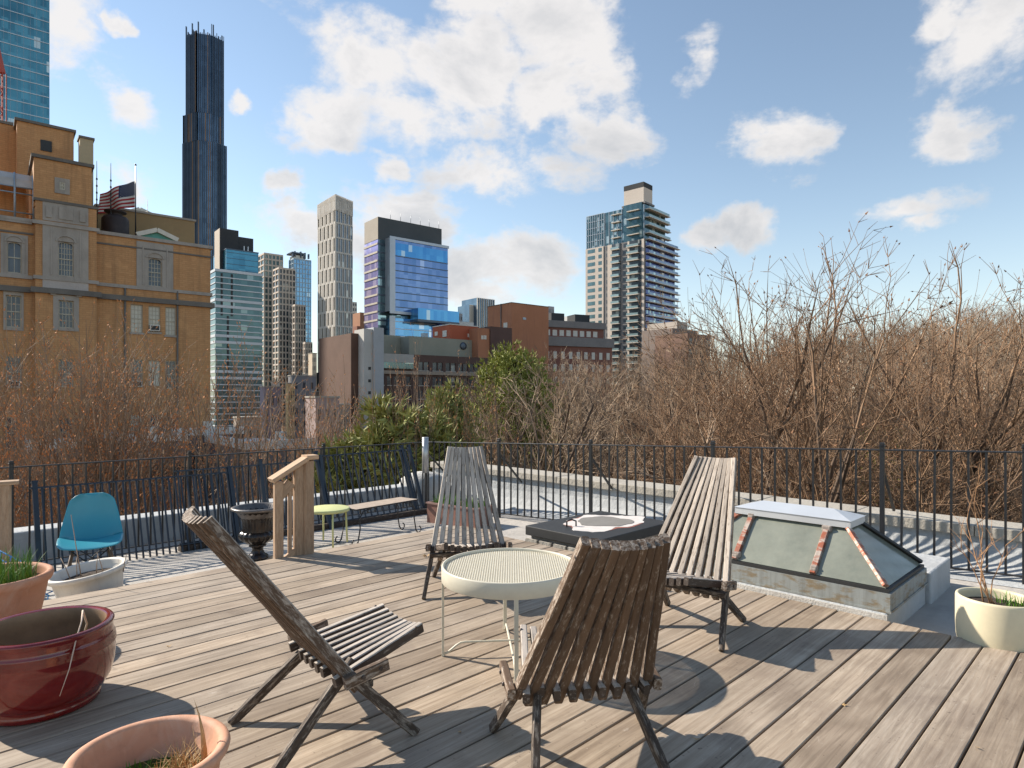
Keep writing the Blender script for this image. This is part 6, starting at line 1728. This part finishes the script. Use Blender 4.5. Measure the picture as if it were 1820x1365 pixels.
def segmesh(name, segs, m, sides=3):
    import numpy as np
    n = len(segs)
    P0 = np.array([s[0] for s in segs]); P1 = np.array([s[1] for s in segs]); R0 = np.array([s[2] for s in segs]); R1_ = np.array([s[3] for s in segs])
    D = P1 - P0; D /= np.maximum(np.linalg.norm(D, axis=1, keepdims=True), 1e-9)
    Hh = np.tile(np.array([0.3, 0.1, 1.0]), (n, 1)); Hh[np.abs(D[:, 2]) > .9] = (1, .2, .1)
    X = np.cross(D, Hh); X /= np.linalg.norm(X, axis=1, keepdims=True); Y = np.cross(D, X)
    vs = np.empty((n, 2 * sides, 3))
    for a in range(sides):
        th = 2 * pi * a / sides; o = X * cos(th) + Y * sin(th)
        vs[:, a] = P0 + o * R0[:, None]; vs[:, sides + a] = P1 + o * R1_[:, None] 
    base = (np.arange(n) * 2 * sides)[:, None, None]
    q = np.array([[a, (a + 1) % sides, sides + (a + 1) % sides, sides + a] for a in range(sides)])[None]
    fs = (base + q).reshape(-1, 4)
    me = bpy.data.meshes.new(name); me.vertices.add(n * 2 * sides); me.vertices.foreach_set('co', vs.reshape(-1))
    nf_ = len(fs); me.loops.add(nf_ * 4); me.loops.foreach_set('vertex_index', fs.reshape(-1).astype('i'))
    me.polygons.add(nf_); me.polygons.foreach_set('loop_start', (np.arange(nf_) * 4).astype('i')); me.polygons.foreach_set('use_smooth', np.ones(nf_, dtype=bool))
    me.materials.append(m); me.update(calc_edges=True); me.validate(); return me
def budmesh(name, pts, size, m, seed=1, elong=1.6, p=1.0):
    import numpy as np
    rd = random.Random(seed); vs = []; fs = []
    for (c, d) in pts:
        if rd.random() > p: continue
        s = size * rd.uniform(.6, 1.3); x = Vector((rd.gauss(0, 1), rd.gauss(0, 1), rd.gauss(0, 1))).normalized(); y = d.cross(x)
        if y.length < .01: continue
        y.normalize(); x = y.cross(d); i = len(vs)
        vs += [c + d * s * elong, c + x * s * .5, c - x * s * .25 + y * s * .45, c - x * s * .25 - y * s * .45, c - d * s * .3]
        fs += [(i, i + 1, i + 2), (i, i + 2, i + 3), (i, i + 3, i + 1), (i + 4, i + 2, i + 1), (i + 4, i + 3, i + 2), (i + 4, i + 1, i + 3)]
    me = bpy.data.meshes.new(name); me.from_pydata(vs, [], fs); me.materials.append(m); me.update(); return me
TREE = {}
def tree_type(key, twm, bud=None, budsize=.03, budp=1.0, along=False, **k):
    hq = k.pop('hq', .999); big, tw, tips = grow(**k)
    zs_ = sorted(s[1].z for s in tw); hh_ = zs_[int(len(zs_) * hq)]
    d = dict(trunk=segmesh('trunk', big, M_bark, 6), crown=segmesh('crown', tw, twm, 3), h=hh_)
    if bud:
        pts = list(tips)
        if along:
            rd = random.Random(2); pts = [q for q in pts if rd.random() < .8]; pts += [(s[0].lerp(s[1], rd.random()), (s[1] - s[0]).normalized()) for s in tw if s[2] < .016 and rd.random() < .35]
        d['bud'] = budmesh('bud', pts, budsize, bud, p=budp)
    TREE[key] = d; return d
def tree(key, name, label, px, Z, ytop, group=None, rot=None, base=None, wide=1.0, cat='tree', dx=0):
    d = TREE[key]; p = at(px, HY, Z); bz = ground_h(p.x, Z) if base is None else base
    zt_ = H - (ytop - HY) / F * Z; s = (zt_ - bz) / (d['h'] * .97)
    rd = random.Random(int(px * 7 + Z * 13)); t = thing(name, label, cat, (p.x, Z, bz), rd.uniform(0, 6.28) if rot is None else rot, group)
    t.scale = (s * wide, s * wide, s)
    for k in ('trunk', 'crown', 'bud', 'foliage'):
        if k in d:
            o = bpy.data.objects.new(k, d[k]); col.objects.link(o); o.parent = t
            if k in ('bud', 'foliage'): o['kind'] = 'stuff'
    return t
# types
tree_type('bigvase', M_twigs, M_dryleaf, .030, .30, seed=11, height=14, r0=.22, mains=9, env=(4.7, 8.6, 5.4), spread=.52, kids=(7, 7, 6, 4), ratio=(.62, .50, .50, .5), twig_r=.0055, rmain=.40, fork=.30, trop=.05, wob=.09)
tree_type('vase', M_twigs, M_dryleaf, .030, .30, seed=5, height=14, r0=.20, mains=8, env=(4.0, 8.4, 5.6), spread=.42, kids=(7, 7, 6, 4), ratio=(.60, .50, .50, .5), twig_r=.0058, rmain=.40, fork=.27, trop=.06, wob=.10)
tree_type('budA', M_twigd, M_bud, .027, .9, True, seed=21, height=14, r0=.20, mains=8, env=(3.6, 8.5, 5.5), spread=.36, kids=(5, 5, 5, 3), ratio=(.52, .46, .5, .5), twig_r=.0056, rmain=.40, fork=.3, trop=.10, wob=.09, angs=(.35, .75))
tree_type('budB', M_twigd, M_bud, .027, .9, True, seed=33, height=14, r0=.20, mains=9, env=(4.0, 8.5, 5.5), spread=.42, kids=(5, 5, 5, 3), ratio=(.52, .46, .5, .5), twig_r=.0056, rmain=.40, fork=.28, trop=.09, wob=.10, angs=(.35, .8))
tree_type('roundA', M_twigp, None, seed=41, height=15, r0=.32, mains=7, env=(5.2, 9.0, 6.0), spread=.75, kids=(6, 7, 6, 4), ratio=(.62, .52, .52, .5), twig_r=.012, rmain=.5, fork=.22, trop=.03, wob=.13)
tree_type('roundB', M_twigs, None, seed=47, height=15, r0=.32, mains=7, env=(5.4, 9.0, 6.0), spread=.75, kids=(6, 7, 6, 4), ratio=(.62, .52, .52, .5), twig_r=.012, rmain=.5, fork=.2, trop=.03, wob=.14)
tree_type('roundC', M_twigd, None, seed=53, height=15, r0=.34, mains=6, env=(5.6, 9.0, 6.0), spread=.80, kids=(6, 7, 6, 4), ratio=(.62, .52, .52, .5), twig_r=.013, rmain=.5, fork=.2, trop=.03, wob=.12)

# leafy evergreens: many needle tufts through the crown's volume
def evergreen(key, seed, height, crown_r, n_clump, m, flat=.45, z0=.30, tuft=14, leaf=.16, shape=1.0):
    rd = random.Random(seed); segs = [(Vector((0, 0, -.5)), Vector((0, 0, height * .9)), .22, .04)]; vs = []; fs = []
    for k in range(n_clump):
        f = rd.random() ** .8; z = height * (z0 + (1 - z0) * f); rmax = crown_r * (sin(pi * (f * .80 + .16)) ** .8) * shape
        a = rd.uniform(0, 6.28); q = rmax * (rd.random() ** .45); c = Vector((cos(a) * q, sin(a) * q, z + rd.uniform(-.4, .4)))
        segs.append((Vector((0, 0, max(.5, z - q * .5))), c, .045, .012)); cr = crown_r * rd.uniform(.13, .26)
        for j in range(tuft):
            d = Vector((rd.gauss(0, 1), rd.gauss(0, 1), rd.gauss(0, .6) + .25)).normalized(); p = c + Vector((d.x, d.y, d.z * flat)) * cr * rd.uniform(.3, 1.0)
            for w in range(5):
                e = (d + Vector((rd.gauss(0, .6), rd.gauss(0, .6), rd.gauss(0, .5) + .2))).normalized() * leaf * rd.uniform(.6, 1.3); s = e.cross(Vector((rd.gauss(0, 1), rd.gauss(0, 1), rd.gauss(0, 1)))).normalized() * leaf * .16
                i = len(vs); vs += [p - s, p + s, p + e]; fs.append((i, i + 1, i + 2))
    me = bpy.data.meshes.new('foliage'); me.from_pydata(vs, [], fs); me.materials.append(m); me.update()
    zz_ = sorted(v.z for v in vs); TREE[key] = dict(trunk=segmesh('trunk', segs, M_bark, 5), foliage=me, h=zz_[int(len(zz_) * .998)])
def leafmat(name, a, b):
    t = NT(name); v = t.coord(); c = t.ramp(t.noise(v, .9, 5, .65), [(.32, a), (.68, b)]); return t.out(c, .7)
M_needle = leafmat('yellow_green_needles', (.15, .16, .04), (.36, .355, .10)); M_needle2 = leafmat('olive_green_leaves', (.16, .185, .035), (.37, .38, .08))
evergreen('pine', 3, 10.5, 2.0, 620, M_needle, .5, .25, 12, .20)
evergreen('leafy', 8, 15, 4.8, 620, M_needle2, .7, .22, 12, .30)

# ---- the wood filling the park, back rows first (alike trees share a label)
rw = random.Random(77)
SKY = [(800, 690), (850, 655), (900, 648), (960, 640), (1000, 632), (1100, 622), (1200, 614), (1262, 608), (1300, 600), (1400, 585), (1500, 575), (1600, 562), (1700, 548), (1750, 540), (1820, 552), (2100, 560)]
def skyline(px):
    if px <= SKY[0][0]: return SKY[0][1]
    for (a, ya_), (b_, yb_) in zip(SKY, SKY[1:]):
        if px <= b_: return ya_ + (yb_ - ya_) * (px - a) / (b_ - a)
    return SKY[-1][1]
G = 'bare trees in the wood beyond the right railing'
LB = {'roundA': 'pale twigged bare tree among the dense wood beyond the right railing', 'roundB': 'warm brown bare tree among the dense wood beyond the right railing', 'roundC': 'dull grey brown bare tree among the dense wood beyond the right railing'}
for Z, p0, p1, stp, dy in ((104, 1180, 2150, 42, -2), (80, 880, 2150, 56, 0), (60, 870, 2100, 78, 10), (45, 850, 2080, 92, 26), (33, 880, 2080, 120, 44)):
    px = p0 + rw.uniform(0, 20)
    while px < p1:
        k = rw.choice(['roundA', 'roundB', 'roundC'] if px < 1350 else ['roundB', 'roundB', 'roundC', 'roundA'])
        tree(k, 'bare_tree', LB[k], px, Z + rw.uniform(-4, 4) * Z / 60, skyline(px) + dy + rw.uniform(-12, 16), G + ', ' + {'roundA': 'pale twigged', 'roundB': 'warm brown', 'roundC': 'grey brown'}[k], wide=rw.uniform(.9, 1.15))
        px += stp * rw.uniform(.8, 1.2)
# individual nearer trees
tree('bigvase', 'bare_tree', 'tallest bare tree right of centre, its fine top against the open sky', 1525, 13.5, 478, rot=.4)
tree('vase', 'bare_tree', 'bare upright tree just left of the tallest bare tree', 1385, 15, 510, rot=2.0)
tree('bigvase', 'bare_tree', 'bare tree leaning out right of the tallest bare tree', 1655, 15, 550, rot=3.3)
tree('vase', 'bare_tree', 'wide bare tree with long side branches at the right edge', 1785, 14, 590, rot=1.1)
tree('vase', 'bare_tree', 'bare tree whose thin twigs show beside the brown block right of the balcony tower', 1300, 17, 590, rot=5.1, wide=.9)
tree('roundA', 'bare_tree', 'pale barked bare tree above the roof hatch behind the right railing', 1120, 20, 660, rot=.9)
tree('roundA', 'bare_tree', 'bare tree with pale limbs directly behind the middle stick chair', 985, 21, 655, rot=2.4)
tree('roundB', 'bare_tree', 'low brown bare tree behind the skylight and railing', 1440, 15, 690, rot=2.9)
tree('roundB', 'bare_tree', 'low brown bare tree behind the railing at the right edge', 1720, 15, 690, rot=4.0)
tree('roundC', 'bare_tree', 'low brown bare tree behind the railing next to the last stick chair', 1230, 16, 720, rot=1.0)
tree('leafy', 'evergreen_tree', 'big yellow green leafy tree left of the round bare crown in the middle distance', 912, 36, 634, rot=1, wide=.75)
tree('roundC', 'bare_tree', 'rounded dense grey brown tree covering the lower part of the yellow green tree', 975, 28, 632, rot=4.4, wide=.8)
tree('pine', 'evergreen_tree', 'green pine top in front of the brick institution behind the railing corner', 795, 17, 722, rot=2, wide=.6)
tree('pine', 'evergreen_tree', 'pale green spreading pine right behind the railing corner post', 712, 13, 760, rot=4, wide=.95)
tree('pine', 'evergreen_tree', 'low pale green pine below the railing left of the corner', 640, 12.5, 808, rot=1, wide=.8)
tree('leafy', 'evergreen_tree', 'green shrubby tree low in the park seen through the right railing', 1570, 30, 760, rot=1, wide=.7)
# left side: budding street trees
for i, (k, px, Z, yt, w, lab) in enumerate((
        ('budB', -40, 13, 605, 1.0, 'budding bare tree cut by the left edge of the picture'),
        ('budA', 75, 12.5, 612, .9, 'budding bare tree in front of the left bay of the buff building'),
        ('budB', 185, 14, 612, .9, 'budding bare tree in front of the downpipes of the buff building'),
        ('budA', 290, 13, 632, .85, 'budding bare tree in front of the right corner of the buff building'),
        ('budB', 400, 13.5, 650, .85, 'budding bare tree in front of the glass office with white bands'),
        ('budA', 505, 16, 680, .75, 'budding bare tree in front of the dusty pink house left side'),
        ('budB', 590, 19, 720, .75, 'low budding tree in front of the dusty pink house'),
        ('budA', 722, 13, 655, .36, 'narrow budding tree rising before the dark brick institution near its grey shaft'),
        ('budB', 845, 13.5, 690, .35, 'narrow budding tree rising before the dark brick institution right windows'),
        ('budB', 20, 19, 720, .9, 'lower budding tree behind the railing at the far left'),
        ('budA', 762, 30, 750, .6, 'low rusty budding tree in front of the brick institution lower floors'))):
    tree(k, 'budding_tree', lab, px, Z, yt, None, wide=w)
# undergrowth scattered over the park floor
def shrubs():
    rd = random.Random(9); segs = []
    for k in range(2600):
        x = rd.uniform(4, 46); y = rd.uniform(9, 60)
        if x > y * 1.0 + 3: continue
        z = ground_h(x, y); n = 4
        for j in range(n):
            d = Vector((rd.gauss(0, .5), rd.gauss(0, .5), 1)).normalized(); L = rd.uniform(.8, 2.6); p = Vector((x + rd.gauss(0, .2), y + rd.gauss(0, .2), z)); q = p + d * L * .5; e = q + (d + Vector((rd.gauss(0, .4), rd.gauss(0, .4), .1))).normalized() * L * .5
            segs += [(p, q, .018, .011), (q, e, .011, .004)]
            f = (d + Vector((rd.gauss(0, .6), rd.gauss(0, .6), 0))).normalized(); segs.append((q, q + f * L * .4, .009, .004))
    me = segmesh('undergrowth', segs, M_twigp, 3); o = bpy.data.objects.new('undergrowth', me); col.objects.link(o)
    o['label'] = 'tangled bare undergrowth covering the park floor beyond the right railing'; o['category'] = 'undergrowth'; o['kind'] = 'stuff'
shrubs()
